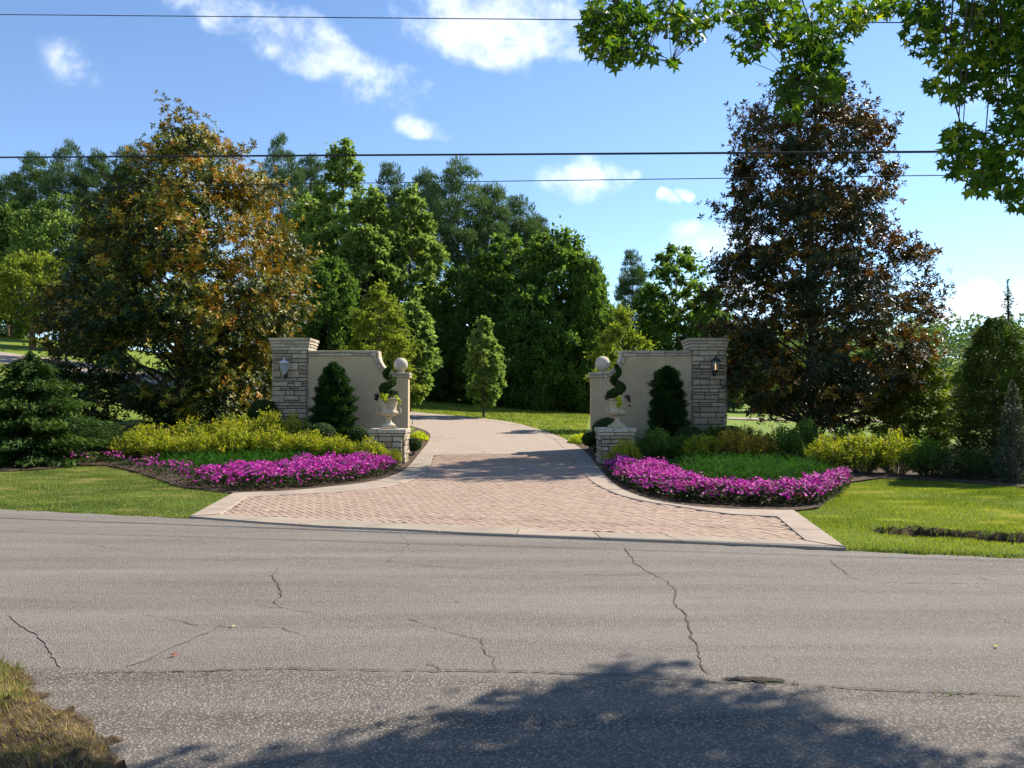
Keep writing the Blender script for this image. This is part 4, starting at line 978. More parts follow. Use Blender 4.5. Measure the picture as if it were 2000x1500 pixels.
for key, mt, args in (('gold', MAT_EUON, [(51,), (52,), (53,)]), ('orange', MAT_EUOR, [(54,)]), ('green', MAT_SHRUBG, [(55,), (56,)]), ('dark', MAT_CONIFER, [(57,), (58,)])):
    SHR[key] = []
    for (sd_,) in args:
        f_, s_ = shrub_parts(sd_, 95, .06 if key != 'dark' else .05, .032 if key != 'dark' else .02); f_.materials.append(mt); s_.materials.append(MAT_BARK); SHR[key].append((f_, s_))
GRP = {'gold': 'golden euonymus shrubs of the gate beds', 'orange': 'orange-tinged shrubs of the right bed', 'green': 'green leafy shrubs of the gate beds', 'dark': 'dark green shrubs at the bed ends'}
def shrub(kind, px, py, top, wpx, label, k=0):
    g = ground(px, py); Y = g.y; H = max(.25, at(px, top, Y).z - g.z); W = wpx / F * Y; v = SHR[kind][k % len(SHR[kind])]; nm = {'gold': 'euonymus_shrub', 'orange': 'orange_shrub', 'green': 'leafy_shrub', 'dark': 'dark_shrub'}[kind]
    t = thing(nm, (g.x, Y, H1(g.x, Y)), label, 'shrub', GRP[kind], (px * 1.7) % 6.28)
    link('foliage', v[0], t); link('stems', v[1], t); t.scale = (W / .95, W / .95, H / (.69 if kind in ('gold', 'orange', 'green') else .78))
shrub_list = [
 ('gold', 262, 896, 852, 70, 'golden shrub at the left end of the left bed, next to the dark hedge'),
 ('gold', 322, 903, 856, 78, 'golden shrub of the front row, below the left side of the bronze magnolia'),
 ('gold', 388, 905, 852, 82, 'golden shrub of the front row, left of the bed centre behind the junipers'),
 ('gold', 458, 903, 846, 84, 'large golden shrub of the front row in the middle of the left bed'),
 ('gold', 530, 902, 848, 80, 'golden shrub of the front row directly below the left stone pillar'),
 ('gold', 598, 901, 852, 78, 'golden shrub of the front row below the left yew and its boxwood ball'),
 ('gold', 662, 905, 862, 72, 'golden shrub behind the tallest flowers, right half of the left bed'),
 ('gold', 718, 911, 868, 64, 'olive golden shrub at the foot of the left pedestal'),
 ('gold', 764, 916, 884, 40, 'small trailing golden shrub in front of the left pedestal corner'),
 ('gold', 300, 885, 838, 80, 'golden shrub of the back row under the left part of the bronze magnolia'),
 ('gold', 372, 884, 832, 84, 'golden shrub of the back row under the magnolia trunk'),
 ('gold', 450, 884, 824, 86, 'tall golden shrub of the back row left of the left pillar'),
 ('gold', 520, 884, 818, 72, 'tallest golden shrub, reaching up beside the left stone pillar'),
 ('gold', 572, 886, 826, 66, 'golden shrub of the back row in front of the left stone pillar'),
 ('gold', 655, 890, 856, 60, 'golden shrub of the back row in front of the left boxwood ball'),
 ('dark', 205, 893, 838, 90, 'dark green shrub in shade at the left end of the golden row'),
 ('dark', 160, 897, 842, 80, 'dark green shrub in shade beside the left conifer'),
 ('dark', 60, 905, 850, 110, 'dark green shrub in shade at the foot of the left conifer'),
 ('gold', 1218, 920, 870, 62, 'yellowish shrub growing against the front of the right pedestal'),
 ('green', 1284, 906, 852, 76, 'green shrub right of the right pedestal, below the right yew'),
 ('green', 1332, 905, 862, 66, 'green shrub in shade below the right yew boxwood ball'),
 ('gold', 1372, 908, 860, 72, 'golden shrub below the right stone pillar, left of the orange one'),
 ('orange', 1436, 909, 852, 74, 'orange tinged shrub in front of the right stone pillar, behind the junipers'),
 ('orange', 1486, 909, 860, 60, 'smaller orange tinged shrub just right of the larger one'),
 ('green', 1530, 908, 848, 76, 'green shrub left of the dark magnolia trunk'),
 ('green', 1576, 904, 838, 76, 'fresh green shrub right below the dark magnolia trunk'),
 ('gold', 1622, 922, 864, 74, 'golden shrub behind the right tip of the junipers'),
 ('gold', 1684, 926, 862, 88, 'golden shrub in the middle of the right hand golden row'),
 ('gold', 1750, 928, 862, 86, 'golden shrub at the right end of the right hand golden row'),
 ('green', 1660, 898, 848, 66, 'green shrub behind the golden row, right of the dark magnolia trunk'),
 ('green', 1722, 898, 856, 60, 'green shrub behind the golden row, below the yellow conifer'),
 ('green', 1812, 932, 872, 80, 'green shrub between the golden row and the dark right hedge'),
 ('dark', 1866, 936, 880, 88, 'dark green low shrub below the gap right of the yellow conifer'),
 ('dark', 1910, 938, 884, 76, 'dark green low shrub at the foot of the right arborvitae'),
 ('green', 1400, 886, 842, 72, 'green shrub in shade at the foot of the right stone pillar'),
 ('dark', 1455, 884, 836, 66, 'dark green shrub just right of the right stone pillar'),
]
for q, s_ in enumerate(shrub_list): shrub(s_[0], *s_[1:5], s_[5], q)

# junipers: one low mass each side
def juniper(name, poly_px, seed, n, label, hgt=.30):
    poly = gp(poly_px); P = np.array(poly); rg = np.random.default_rng(seed); xs, ys = [], []
    while len(xs) < n:
        x = rg.uniform(P[:, 0].min(), P[:, 0].max(), n); y = rg.uniform(P[:, 1].min(), P[:, 1].max(), n); k = inpoly(x, y, poly); xs += list(x[k]); ys += list(y[k])
    x = np.array(xs[:n]); y = np.array(ys[:n]); ed = dist_poly(x, y, poly); an = rg.uniform(0, 2 * math.pi, n)
    hz = hgt * np.minimum(ed / .35, 1) ** .5 * (.75 + .25 * np.sin(x * 3.1) * np.sin(y * 4)); allp = []; per = 16
    d = np.stack([np.cos(an), np.sin(an), rg.uniform(.25, .9, n)], 1); d = nrm(d); b = np.stack([x, y, gz(x, y) + .03 + hz * rg.uniform(.15, 1.0, n)], 1)
    s = np.tile(np.linspace(.1, 1, per), n); idx = np.repeat(np.arange(n), per); Ls = rg.uniform(.18, .42, n)[idx]
    Pp = b[idx] + d[idx] * (s * Ls)[:, None]; side = np.cross(d[idx], np.array([0, 0, 1.])); side = nrm(side) * np.where(np.arange(len(idx)) % 2 == 0, 1, -1)[:, None]
    A = nrm(d[idx] * 1.0 + side * .8 + rg.normal(0, .2, (len(idx), 3))); V, Fq = leaves(Pp, A, np.broadcast_to([0, 0, 1.], A.shape), .055 * (1.25 - s * .6), .017)
    tint = np.clip(.12 + .55 * s + rg.normal(0, .12, len(idx)) + (rg.random(n)[idx] - .5) * .7, 0, 1); o = link(name, np_mesh(name, V, Fq, tint), None, MAT_JUNI); tag(o, label, 'ground cover', None, 'stuff')
juniper('juniper_cover', [(300, 906), (330, 922), (400, 932), (520, 926), (590, 919), (690, 912), (680, 902), (600, 900), (450, 901), (300, 902)], 71, 2000, 'low green juniper spread between golden shrubs and flowers, left bed')
juniper('juniper_cover', [(1300, 918), (1350, 946), (1400, 966), (1460, 964), (1540, 970), (1590, 958), (1625, 938), (1612, 924), (1500, 914), (1380, 910)], 72, 3300, 'low green juniper spread inside the curve of magenta flowers, right bed')

def flowers(poly_px, seed, n_pl, label, hgt=.3, sparse=None):
    poly = gp(poly_px); P = np.array(poly); rg = np.random.default_rng(seed); xs, ys = [], []
    while len(xs) < n_pl:
        x = rg.uniform(P[:, 0].min(), P[:, 0].max(), n_pl); y = rg.uniform(P[:, 1].min(), P[:, 1].max(), n_pl); k = inpoly(x, y, poly)
        if sparse: k &= rg.random(n_pl) > np.clip(np.array([sparse(a) for a in x]), 0, .9)
        xs += list(x[k]); ys += list(y[k])
    x = np.array(xs[:n_pl]); y = np.array(ys[:n_pl]); ed = np.minimum(dist_poly(x, y, poly) / .22, 1) ** .5; cl = np.array([mnoise.noise((a * 2.6, b * 2.6, 2.)) for a, b in zip(x, y)])
    hz = hgt * (.35 + .65 * ed) * (1 + .5 * cl + .07 * rg.normal(0, 1, len(x))); g = gz(x, y) + .03; t = thing('impatiens_bed', (float(x.mean()), float(y.mean()), .03), label, 'flower bed', 'magenta flower beds beside the driveway'); off = np.array(t.location)
    idx = np.repeat(np.arange(n_pl), 9); n = len(idx); an = rg.uniform(0, 2 * math.pi, n); rr = rg.uniform(0, .13, n)
    Pp = np.stack([x[idx] + rr * np.cos(an), y[idx] + rr * np.sin(an), g[idx] + hz[idx] * rg.uniform(.15, .92, n)], 1) - off; A = nrm(np.stack([np.cos(an), np.sin(an), rg.uniform(-.3, .6, n)], 1))
    V, Fq = leaves(Pp, A, nrm(rg.normal(0, .5, (n, 3)) + np.array([0, 0, 1.])), rg.uniform(.05, .10, n), rg.uniform(.025, .045, n)); o = link('foliage', np_mesh('foliage', V, Fq, rg.random(n)), t, MAT_IMPL); o['kind'] = 'stuff'
    # blooms: five broad petals, some facing the road
    fl = np.repeat(np.arange(n_pl), 5); keep_ = rg.random(len(fl)) < np.clip(.55 + 1.1 * cl[fl] + .6 * np.sin(x[fl] * 15 + 3 * np.sin(y[fl] * 9)) - (np.array([.35 if sparse and sparse(a) > .5 else 0. for a in x])[fl]), .04, 1); fl = fl[keep_]; n = len(fl); an = rg.uniform(0, 2 * math.pi, n); rr = rg.uniform(0, .14, n)
    C = np.stack([x[fl] + rr * np.cos(an), y[fl] + rr * np.sin(an), g[fl] + hz[fl] * rg.uniform(.72, 1.12, n) + .01], 1) - off; up_ = nrm(np.array([0, -.45, .9]) + rg.normal(0, .42, (n, 3))); u = nrm(np.cross(up_, rg.normal(size=(n, 3)))); v = np.cross(up_, u); parts = []
    rad = rg.uniform(.014, .027, n); tn = rg.uniform(.1, 1, n) ** .8
    for k in range(5):
        th_ = 2 * math.pi * k / 5; A = u * math.cos(th_) + v * math.sin(th_); L = rad[:, None]; B = np.cross(up_, A)
        Vv = np.stack([C + up_ * .0, C + A * L * .75 + B * L * .55 + up_ * L * .12, C + A * L * 1.12 - up_ * L * .05, C + A * L * .75 - B * L * .55 + up_ * L * .12], 1).reshape(-1, 3)
        parts.append((Vv, np.arange(n * 4).reshape(-1, 4), np.clip(tn + rg.normal(0, .08, n), 0, 1)))
    o = link('blooms', merge(parts, 'blooms'), t, MAT_PETAL); o['kind'] = 'stuff'
xs_ = float(ground(385, 950).x)
flowers([(126, 912), (200, 911), (262, 920), (315, 938), (380, 954), (452, 962), (560, 959), (670, 947), (735, 937), (772, 924), (768, 916), (700, 913), (600, 920), (520, 930), (440, 936), (370, 934), (300, 920), (230, 906), (150, 904)], 81, 1950,
        'long bed of magenta flowers along the left edge of the driveway', .29, lambda a: .72 if a < xs_ else .0)
flowers([(1186, 918), (1208, 944), (1260, 966), (1330, 983), (1420, 990), (1540, 993), (1598, 988), (1636, 966), (1656, 944), (1640, 940), (1600, 958), (1540, 976), (1450, 975), (1390, 974), (1345, 952), (1300, 932), (1240, 922)], 82, 2500,
        'crescent bed of magenta flowers along the right edge of the driveway', .29)

# ------------------------------------------------------------------ lawn blades
def blades(poly, n, L, W, mt, name, label, seed, excl=[], offz=0.0, lean=.5, zf=None, tintf=None):
    P = np.array(poly); rg = np.random.default_rng(seed); X_ = []; Y_ = []; c = 0
    while c < n:
        x = rg.uniform(P[:, 0].min(), P[:, 0].max(), n); y = rg.uniform(P[:, 1].min(), P[:, 1].max(), n); k = inpoly(x, y, poly)
        for e in excl: k &= ~inpoly(x, y, e)
        X_.append(x[k]); Y_.append(y[k]); c += k.sum()
        if k.sum() == 0: break
    x = np.concatenate(X_)[:n]; y = np.concatenate(Y_)[:n]; n = len(x); z = (zf or height)(x, y) + offz
    e = .06; sl = np.hypot(height(x + e, y) - height(x - e, y), height(x, y + e) - height(x, y - e)) / (2 * e)
    k = (sl < .75) | ((sl < 2.2) & (rg.random(n) < .45)); x, y, z = x[k], y[k], z[k]; n = len(x)
    an = rg.uniform(0, 2 * math.pi, n); s = rg.uniform(.5, 1.4, n) * (1 + .35 * np.sin(x * 2.3 + 1) * np.sin(y * 2.9)); B = np.stack([-np.sin(an), np.cos(an), np.zeros(n)], 1)
    tip = np.stack([x + np.cos(an) * L * lean * s * rg.random(n) * 2, y + np.sin(an) * L * lean * s * rg.random(n) * 2, z + L * s], 1); b = np.stack([x, y, z - .01], 1)
    V = np.stack([b - B * W / 2, b + B * W / 2, tip], 1).reshape(-1, 3); patch = np.array(np.sin(x * .9 + 2 * np.sin(y * .7)) * np.sin(y * 1.1 + x * .3))
    o = link(name, np_mesh(name, V, np.arange(n * 3).reshape(-1, 3), np.clip(.36 + .2 * patch + .75 * np.maximum(0, np.array([mnoise.noise((a * 1.3, b * 2.6, 7.)) for a, b in zip(x, y)]) - .12) * 1.8 + rg.normal(0, .2, n), 0, 1)), None, mt); tag(o, label, 'grass', None, 'stuff'); return o
outl = [tuple(p) for p in sLO]; 
lawnL = [(x, float(road_far(x)) + .04) for x in np.linspace(-13.5, wLO[0][0] - .03, 20)] + [tuple(wLO[1] + np.array([-.06, 0]))] + gp([(455, 966), (360, 956), (315, 941), (270, 926), (210, 912), (150, 912), (75, 920), (0, 923), (-200, 925)])
blades(lawnL, 105000, .030, .009, MAT_GRASS, 'verge_grass', 'short mown grass with dry patches on the left verge', 91)
lawnR = [(x, float(road_far(x)) + .03) for x in np.linspace(wRO[0][0] + .03, 9.5, 24)] + gp([(2150, 962), (2000, 955), (1860, 943), (1720, 937), (1660, 945), (1634, 968), (1602, 995)]) + [tuple(wRO[1] + np.array([.05, 0]))]
blades(lawnR, 150000, .030, .009, MAT_GRASSR, 'verge_grass', 'bright mown grass around the bare bank on the right verge', 92)
farlawn = [tuple(p) for p in sRO[::-1] if p[1] > 25.5] + gp([(1140, 862), (1154, 800), (1140, 799), (940, 787), (800, 776)])
blades(farlawn, 35000, .07, .04, MAT_GRASSR, 'back_lawn_grass', 'sunlit grass on the slope beyond the gate opening', 93)
# dry tufts over the clods at bottom left
from mathutils.bvhtree import BVHTree
bvh = BVHTree.FromObject(vg, bpy.context.evaluated_depsgraph_get()) if False else None
vco = co.copy()
def nearz(x, y):
    out = np.empty(len(x)); 
    for i in range(0, len(x), 400):
        d = (vco[None, :, 0] - x[i:i + 400, None]) ** 2 + (vco[None, :, 1] - y[i:i + 400, None]) ** 2; out[i:i + 400] = vco[d.argmin(1), 2]
    return out
vpp = gp([(-500, 1300), (0, 1300), (60, 1334), (72, 1384), (145, 1415), (185, 1445), (215, 1484), (235, 1540), (-500, 1560)])
o = blades(vpp, 16000, .038, .004, MAT_DRYG, 'dry_grass', 'tangled dry grass over clods at the lower left corner', 94, offz=0, lean=.9, zf=nearz)
vpp2 = gp([(-300, 1300), (0, 1298), (45, 1335), (60, 1385), (0, 1420), (-300, 1400)])
blades(vpp2, 4000, .045, .006, MAT_GRASS, 'green_tufts', 'green grass tufts at the near left road edge', 95, lean=.9, zf=nearz)
# tufts in the pothole and seam
for a, b in (((1525, 1336), 60), ((1850, 1361), 50), ((1985, 1365), 30)):
    g = ground(*a); q = .06; o = blades([(g.x - q * 1.6, g.y - q * .4), (g.x + q * 1.6, g.y - q * .4), (g.x + q * 1.6, g.y + q * .4), (g.x - q * 1.6, g.y + q * .4)], b, .014, .004, MAT_GRASS, 'seam_weed', 'tiny weeds growing in the pavement seam', a[0], offz=.01 + .06, lean=.8)
    o['label'] = {1525: 'tiny weeds at the right end of the small pothole', 1850: 'tiny weed streak in the seam right of the pothole', 1985: 'tiny weeds in the seam at the right picture edge'}[a[0]]

# ------------------------------------------------------------------ magnolias
def magnolia(name, px, Y, H_top, prof_px, seed, n_br, per_br, mat, label, leafL, leafW, per_wh=9, gold=None, inner=.35, trunk_r=.22, spread=.32, lowz=None, spires=None):
    X = (px - CX) / F * Y; z0 = H1(X, Y); H = at(px, H_top, Y).z - z0; rg = np.random.default_rng(seed)
    pr = []
    for py, xl, xr in prof_px: z = at(px, py, Y).z - z0; pr.append((z / H, (px - xl) / F * Y, (xr - px) / F * Y))
    pr = sorted(pr); t = thing(name, (X, Y, z0), label, 'tree', 'magnolias flanking the gate')
    C = clump_centres(rg, pr, H, n_br, inner, 1.25, .45)
    idx = np.repeat(np.arange(n_br), per_br); n = len(idx); sz = spread * rg.uniform(.6, 1.4, n_br)
    W_ = C[idx] + rg.normal(0, 1, (n, 3)) * sz[idx][:, None] * np.array([1, 1, .6])
    out = nrm(C * np.array([1, 1, 0]) + 1e-5)[idx]; wd = nrm(out * .8 + np.array([0, 0, .75]) + rg.normal(0, .45, (n, 3)))
    wt = np.clip(rg.normal(.35, .20, n), 0, 1)
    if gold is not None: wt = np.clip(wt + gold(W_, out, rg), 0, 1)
    if spires:
        ex = []; 
        for (ax_, ay_, bx_, by_, cnt) in spires:
            for q in range(cnt):
                f = q / (cnt - 1); w = at(ax_ + (bx_ - ax_) * f, ay_ + (by_ - ay_) * f, Y); ex.append((w.x - X + rg.normal(0, .09), rg.normal(0, .12), w.z - z0 + rg.normal(0, .05)))
        ex = np.array(ex); W_ = np.vstack([W_, ex]); wd = np.vstack([wd, nrm(rg.normal(0, .4, ex.shape) + np.array([0, 0, 1.]))]); wt = np.r_[wt, np.clip(rg.normal(.5, .2, len(ex)), 0, 1)]; n = len(W_)
    i2 = np.repeat(np.arange(n), per_wh); m_ = len(i2); u = nrm(np.cross(wd, rg.normal(size=(n, 3)))); v = np.cross(wd, u); ph = np.tile(np.arange(per_wh) / per_wh * 2 * math.pi, n) + rg.normal(0, .25, m_)
    side = u[i2] * np.cos(ph)[:, None] + v[i2] * np.sin(ph)[:, None]; tilt = rg.uniform(-.25, .95, m_)[:, None]; A = nrm(side + wd[i2] * tilt); Nn = nrm(wd[i2] - side * tilt)
    s = rg.uniform(.7, 1.2, m_); V, Fq = leaves(W_[i2] + wd[i2] * rg.uniform(-.06, .04, m_)[:, None], A, Nn, leafL * s, leafW * s, .18, .5)
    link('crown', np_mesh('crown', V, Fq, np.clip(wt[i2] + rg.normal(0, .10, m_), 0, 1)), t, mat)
    link('trunk', limbs(rg, C, H, trunk_r, min(n_br, 110), z_lo=.07, rise=.55, topf=.9), t, MAT_BARK)
    return t, C, z0, X
def gold_l(P, out, rg):  # older bronze leaves, plus sunlit gold painted in towards the top and right
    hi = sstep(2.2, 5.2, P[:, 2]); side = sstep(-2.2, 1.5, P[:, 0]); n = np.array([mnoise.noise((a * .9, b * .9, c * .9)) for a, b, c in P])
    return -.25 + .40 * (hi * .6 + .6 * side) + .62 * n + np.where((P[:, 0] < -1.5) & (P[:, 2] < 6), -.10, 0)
def gold_r(P, out, rg):
    n = np.array([mnoise.noise((a * 1.1, b * 1.1, c * 1.1)) for a, b, c in P]); return .20 + .60 * n + .14 * sstep(0, 2, P[:, 0])
ML = [(835, 300, 420), (822, 220, 480), (800, 165, 525), (760, 125, 520), (720, 110, 530), (680, 118, 548), (640, 130, 574), (600, 138, 588), (560, 155, 588), (520, 165, 588), (480, 168, 580), (440, 185, 572), (400, 220, 556), (370, 242, 545), (340, 266, 525), (310, 278, 480), (285, 300, 440), (268, 318, 395), (250, 335, 372), (230, 342, 362)]
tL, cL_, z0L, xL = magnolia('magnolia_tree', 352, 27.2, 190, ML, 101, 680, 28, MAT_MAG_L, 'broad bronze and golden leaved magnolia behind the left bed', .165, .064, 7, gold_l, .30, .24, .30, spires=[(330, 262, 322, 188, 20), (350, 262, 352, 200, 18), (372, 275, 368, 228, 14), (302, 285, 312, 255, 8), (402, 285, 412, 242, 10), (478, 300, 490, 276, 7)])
MR = [(850, 1560, 1640), (825, 1490, 1680), (800, 1432, 1730), (770, 1416, 1775), (740, 1412, 1800), (700, 1400, 1820), (660, 1392, 1835), (630, 1392, 1825), (590, 1395, 1808), (550, 1398, 1800), (500, 1402, 1778), (450, 1408, 1722), (430, 1408, 1742), (380, 1408, 1738), (345, 1416, 1750), (320, 1428, 1716), (295, 1432, 1722), (260, 1446, 1716), (225, 1452, 1712), (200, 1478, 1690), (180, 1560, 1655), (168, 1600, 1640)]
tR, cR_, z0R, xR = magnolia('magnolia_tree', 1585, 25.6, 165, MR, 102, 470, 27, MAT_MAG_R, 'tall dark magnolia with gaps of sky right of the gate', .165, .064, 8, gold_r, .28, .20, .27, spires=[(1630, 230, 1642, 162, 22), (1600, 240, 1606, 185, 16), (1700, 245, 1712, 205, 10), (1460, 250, 1500, 200, 12)])
# a few open white blossoms
def blossoms(t, pts, X0, Y0, z0):
    for px, py in pts:
        Yb = Y0 - 2.6; p = at(px, py, Yb); rg = np.random.default_rng(px); n = 9; an = np.arange(n) / n * 2 * math.pi; A = np.stack([np.cos(an), np.sin(an), np.full(n, .5)], 1)
        V, Fq = leaves(np.tile([p.x - X0, p.y - Y0, p.z - z0], (n, 1)), A, np.tile([0, 0, 1.], (n, 1)), .10, .07); link('blossom', np_mesh('blossom', V, Fq, np.ones(n)), t, MAT_WHITEP)
MAT_WHITEP = leaf_mat('white_petal', [(0, (.7, .68, .6)), (1, (.8, .78, .7))], trans=.3, transcol=(1, 1, .9))
blossoms(tL, [(445, 600), (255, 508), (368, 468), (573, 578), (600, 400)], xL, 27.2, z0L); blossoms(tR, [(1672, 617), (1590, 655)], xR, 25.6, z0R)

# ------------------------------------------------------------------ conifers near the gate
def conifer(name, px, Y, top, wpx, seed, label, mt, prof, n, L, W, droop=.1, layers=0, jit=.12, spire=None, shell=.45, cat='conifer', group='conifers at the outer ends of the beds'):
    X = (px - CX) / F * Y; z0 = H1(X, Y); H = at(px, top, Y).z - z0; R = wpx / 2 / F * Y; pr = [(a, b * R, c * R) for a, b, c in prof]
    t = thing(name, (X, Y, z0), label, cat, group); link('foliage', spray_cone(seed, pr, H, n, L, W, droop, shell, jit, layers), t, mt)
    V, Fc = tube([(0, 0, -.1), (0, 0, H * .5), (0, 0, H * (1.0 if spire is None else 1.0))], [.09, .05, .008], 7); parts = [(V, Fc)]; rg = random.Random(seed)
    for k in range(60):
        f = rg.uniform(.06, .95); a = rg.uniform(0, 6.28); r = float(prof_r(pr, np.array([f]), np.array([a]))[0]) * .85; parts.append(tube([(0, 0, f * H), (r * math.cos(a), r * math.sin(a), f * H - droop * r)], [.016 * (1.1 - f), .004], 4, False))
    link('trunk', py_mesh('trunk', *join_parts(parts)), t, MAT_BARK); return t
CONE = [(0, .75, .75), (.06, 1, 1), (.3, .92, .92), (.6, .66, .66), (.8, .40, .40), (.95, .14, .14), (1, .02, .02)]
conifer('hemlock_shrub', 58, 20.2, 690, 180, 111, 'dark spreading conifer at the left picture edge beside the lawn', MAT_CONIFER, [(0, .8, .8), (.08, 1, 1), (.35, .95, .97), (.6, .8, .7), (.8, .5, .45), (.95, .2, .2), (1, .05, .05)], 24000, .17, .05, .15, 6, .30)
conifer('hemlock_shrub', 1790, 24.5, 672, 150, 112, 'conifer with sunlit yellow-green edge right of the dark magnolia', MAT_LIT_CON, [(0, .8, .6), (.08, .95, .8), (.3, 1, 1), (.55, .8, .85), (.8, .4, .5), (1, .05, .05)], 17000, .15, .06, .25, 6, .16)
conifer('arborvitae', 1942, 17.2, 622, 146, 113, 'tall olive arborvitae at the right picture edge', MAT_ARBOR, [(0, .85, .9), (.06, 1, 1), (.35, .95, 1.1), (.6, .84, 1.1), (.8, .58, .95), (.93, .35, .6), (1, .12, .3)], 26000, .11, .035, -.4, 8, .12)
conifer('arborvitae', 2055, 17.8, 630, 150, 115, 'olive arborvitae mostly cut off by the right picture edge', MAT_ARBOR, CONE, 12000, .12, .04, -.4, 8, .12)
conifer('young_cypress', 1972, 17.9, 548, 92, 116, 'slim young conifer whose bare spire rises above the arborvitae', MAT_CONIFER, [(0, .9, .9), (.55, .8, .8), (.70, .42, .42), (.74, .18, .2), (.80, .42, .4), (.83, .16, .14), (.9, .28, .25), (.94, .08, .08), (1, .03, .03)], 4200, .13, .03, .0, 14, .35, shell=.1)
conifer('dwarf_spruce', 1978, 15.6, 742, 62, 114, 'slender grey-green spruce in front of the arborvitae', MAT_SPRUCE, [(0, .7, .7), (.08, 1, 1), (.4, .85, .85), (.7, .55, .55), (.92, .22, .22), (1, .04, .04)], 7000, .07, .02, -.4, 10, .14)

# ------------------------------------------------------------------ background woods
def dome(H, W, skirt=.04, wmid=.55):
    R = W / 2; return [(skirt, .35 * R, .35 * R), (skirt + .08, .75 * R, .75 * R), (.3, .95 * R, .95 * R), (wmid, R, R), (.75, .82 * R, .82 * R), (.9, .52 * R, .52 * R), (.98, .2 * R, .2 * R)]
def poplar(H, W, skirt=.1):
    R = W / 2; return [(skirt, .4 * R, .4 * R), (skirt + .08, .8 * R, .8 * R), (.35, R, R), (.6, .9 * R, .9 * R), (.8, .6 * R, .6 * R), (.93, .3 * R, .3 * R), (1., .06 * R, .06 * R)]
def decid(px, Y, top, wpx, seed, label, mt=MAT_DECID, shape=dome, ncl=290, per=78, L=.31, W_=.205, group='broadleaved trees of the woods behind the gate', name='broadleaf_tree', skirt=.05, clr=.075, cat='tree', trunk=.16, inner=.5, squash=.75):
    def mk(H, W, ncl=ncl, per=per):
        if ncl * per > 12000 and ncl < 300: ncl, per = int(ncl * 1.6), int(per / 1.6)
        me, C = broad_crown(seed, shape(H, W, skirt), H, ncl, max(W, H * .3) * clr, per, L, W_, squash, inner)
        rg = np.random.default_rng(seed + 1); return [('crown', me, mt), ('trunk', limbs(rg, C, H, trunk * H / 10, 40, z_lo=.10, sides=7), MAT_BARK)]
    return place_tree(name, px, Y, top, wpx, mk, label, cat, group)
MASTERS = {}
def shared(px, Y, top, wpx, k, label, mt=None, group='broadleaved trees of the woods behind the gate', name='broadleaf_tree'):
    mt = mt or MAT_DECID2; X = (px - CX) / F * Y; z0 = H1(X, Y); H = at(px, top, Y).z - z0; W = wpx / F * Y; key = (mt.name, k)
    if key not in MASTERS:
        me, C = broad_crown(700 + k * 7 + len(mt.name), dome(11., 8., 0.), 11., 330, .62, 105, .30, .20, .75, .5); me.materials.append(mt)
        tr = limbs(np.random.default_rng(k), C, 11., .18, 40, z_lo=.10, sides=7); tr.materials.append(MAT_BARK); MASTERS[key] = (me, tr)
    t = thing(name, (X, Y, z0), label, 'tree', group, px * .61); a, b = MASTERS[key]; link('crown', a, t); link('trunk', b, t); t.scale = (W / 8.4, W / 8.4, H / 11.); return t
def pine_mesh(seed, H, W, crown0=.45, ncl=120, per=110):
    rg = np.random.default_rng(seed); R = W / 2; pr = [(crown0, .35 * R, .35 * R), (crown0 + .12, .9 * R, .9 * R), (.7, 1. * R, 1. * R), (.85, .72 * R, .72 * R), (.95, .4 * R, .4 * R), (1, .12 * R, .12 * R)]
    C = clump_centres(rg, pr, H, ncl, .35, 1.); idx = np.repeat(np.arange(ncl), per); n = len(idx); cr = .70 * rg.uniform(.6, 1.4, ncl)
    d = nrm(rg.normal(size=(n, 3))); P = C[idx] + d * (cr[idx] * rg.random(n) ** .4)[:, None] * np.array([1, 1, .38]); A = nrm(d * .8 + np.array([0, 0, .7]) + rg.normal(0, .35, (n, 3)))
    V, Fq = leaves(P, A, nrm(rg.normal(size=(n, 3))), rg.uniform(.3, .55, n), rg.uniform(.05, .10, n), .1); me = np_mesh('crown', V, Fq, np.clip(rg.random(n) * .5 + rg.random(ncl)[idx] * .4 + .1 * d[:, 2], 0, 1))
    return me, limbs(rg, C, H, .022 * H * .62, 70, z_lo=.38, rise=.25, sides=8)
PINES = [pine_mesh(401 + k, 18., w, c0, 220, 95) for k, (w, c0) in enumerate(((7.5, .5), (6., .42), (8.5, .46)))]
for a, b in PINES: a.materials.append(MAT_PINE); b.materials.append(MAT_PINEBARK)
def pine(px, Y, top, wpx, k, label):
    X = (px - CX) / F * Y; z0 = H1(X, Y); H = at(px, top, Y).z - z0; W = wpx / F * Y; t = thing('pine_tree', (X, Y, z0), label, 'pine', 'pines rising behind the broadleaved trees', px * .37)
    a, b = PINES[k]; link('crown', a, t); link('trunk', b, t); s = W / (7.5, 6., 8.5)[k]; t.scale = (s, s, H / 18.); return t
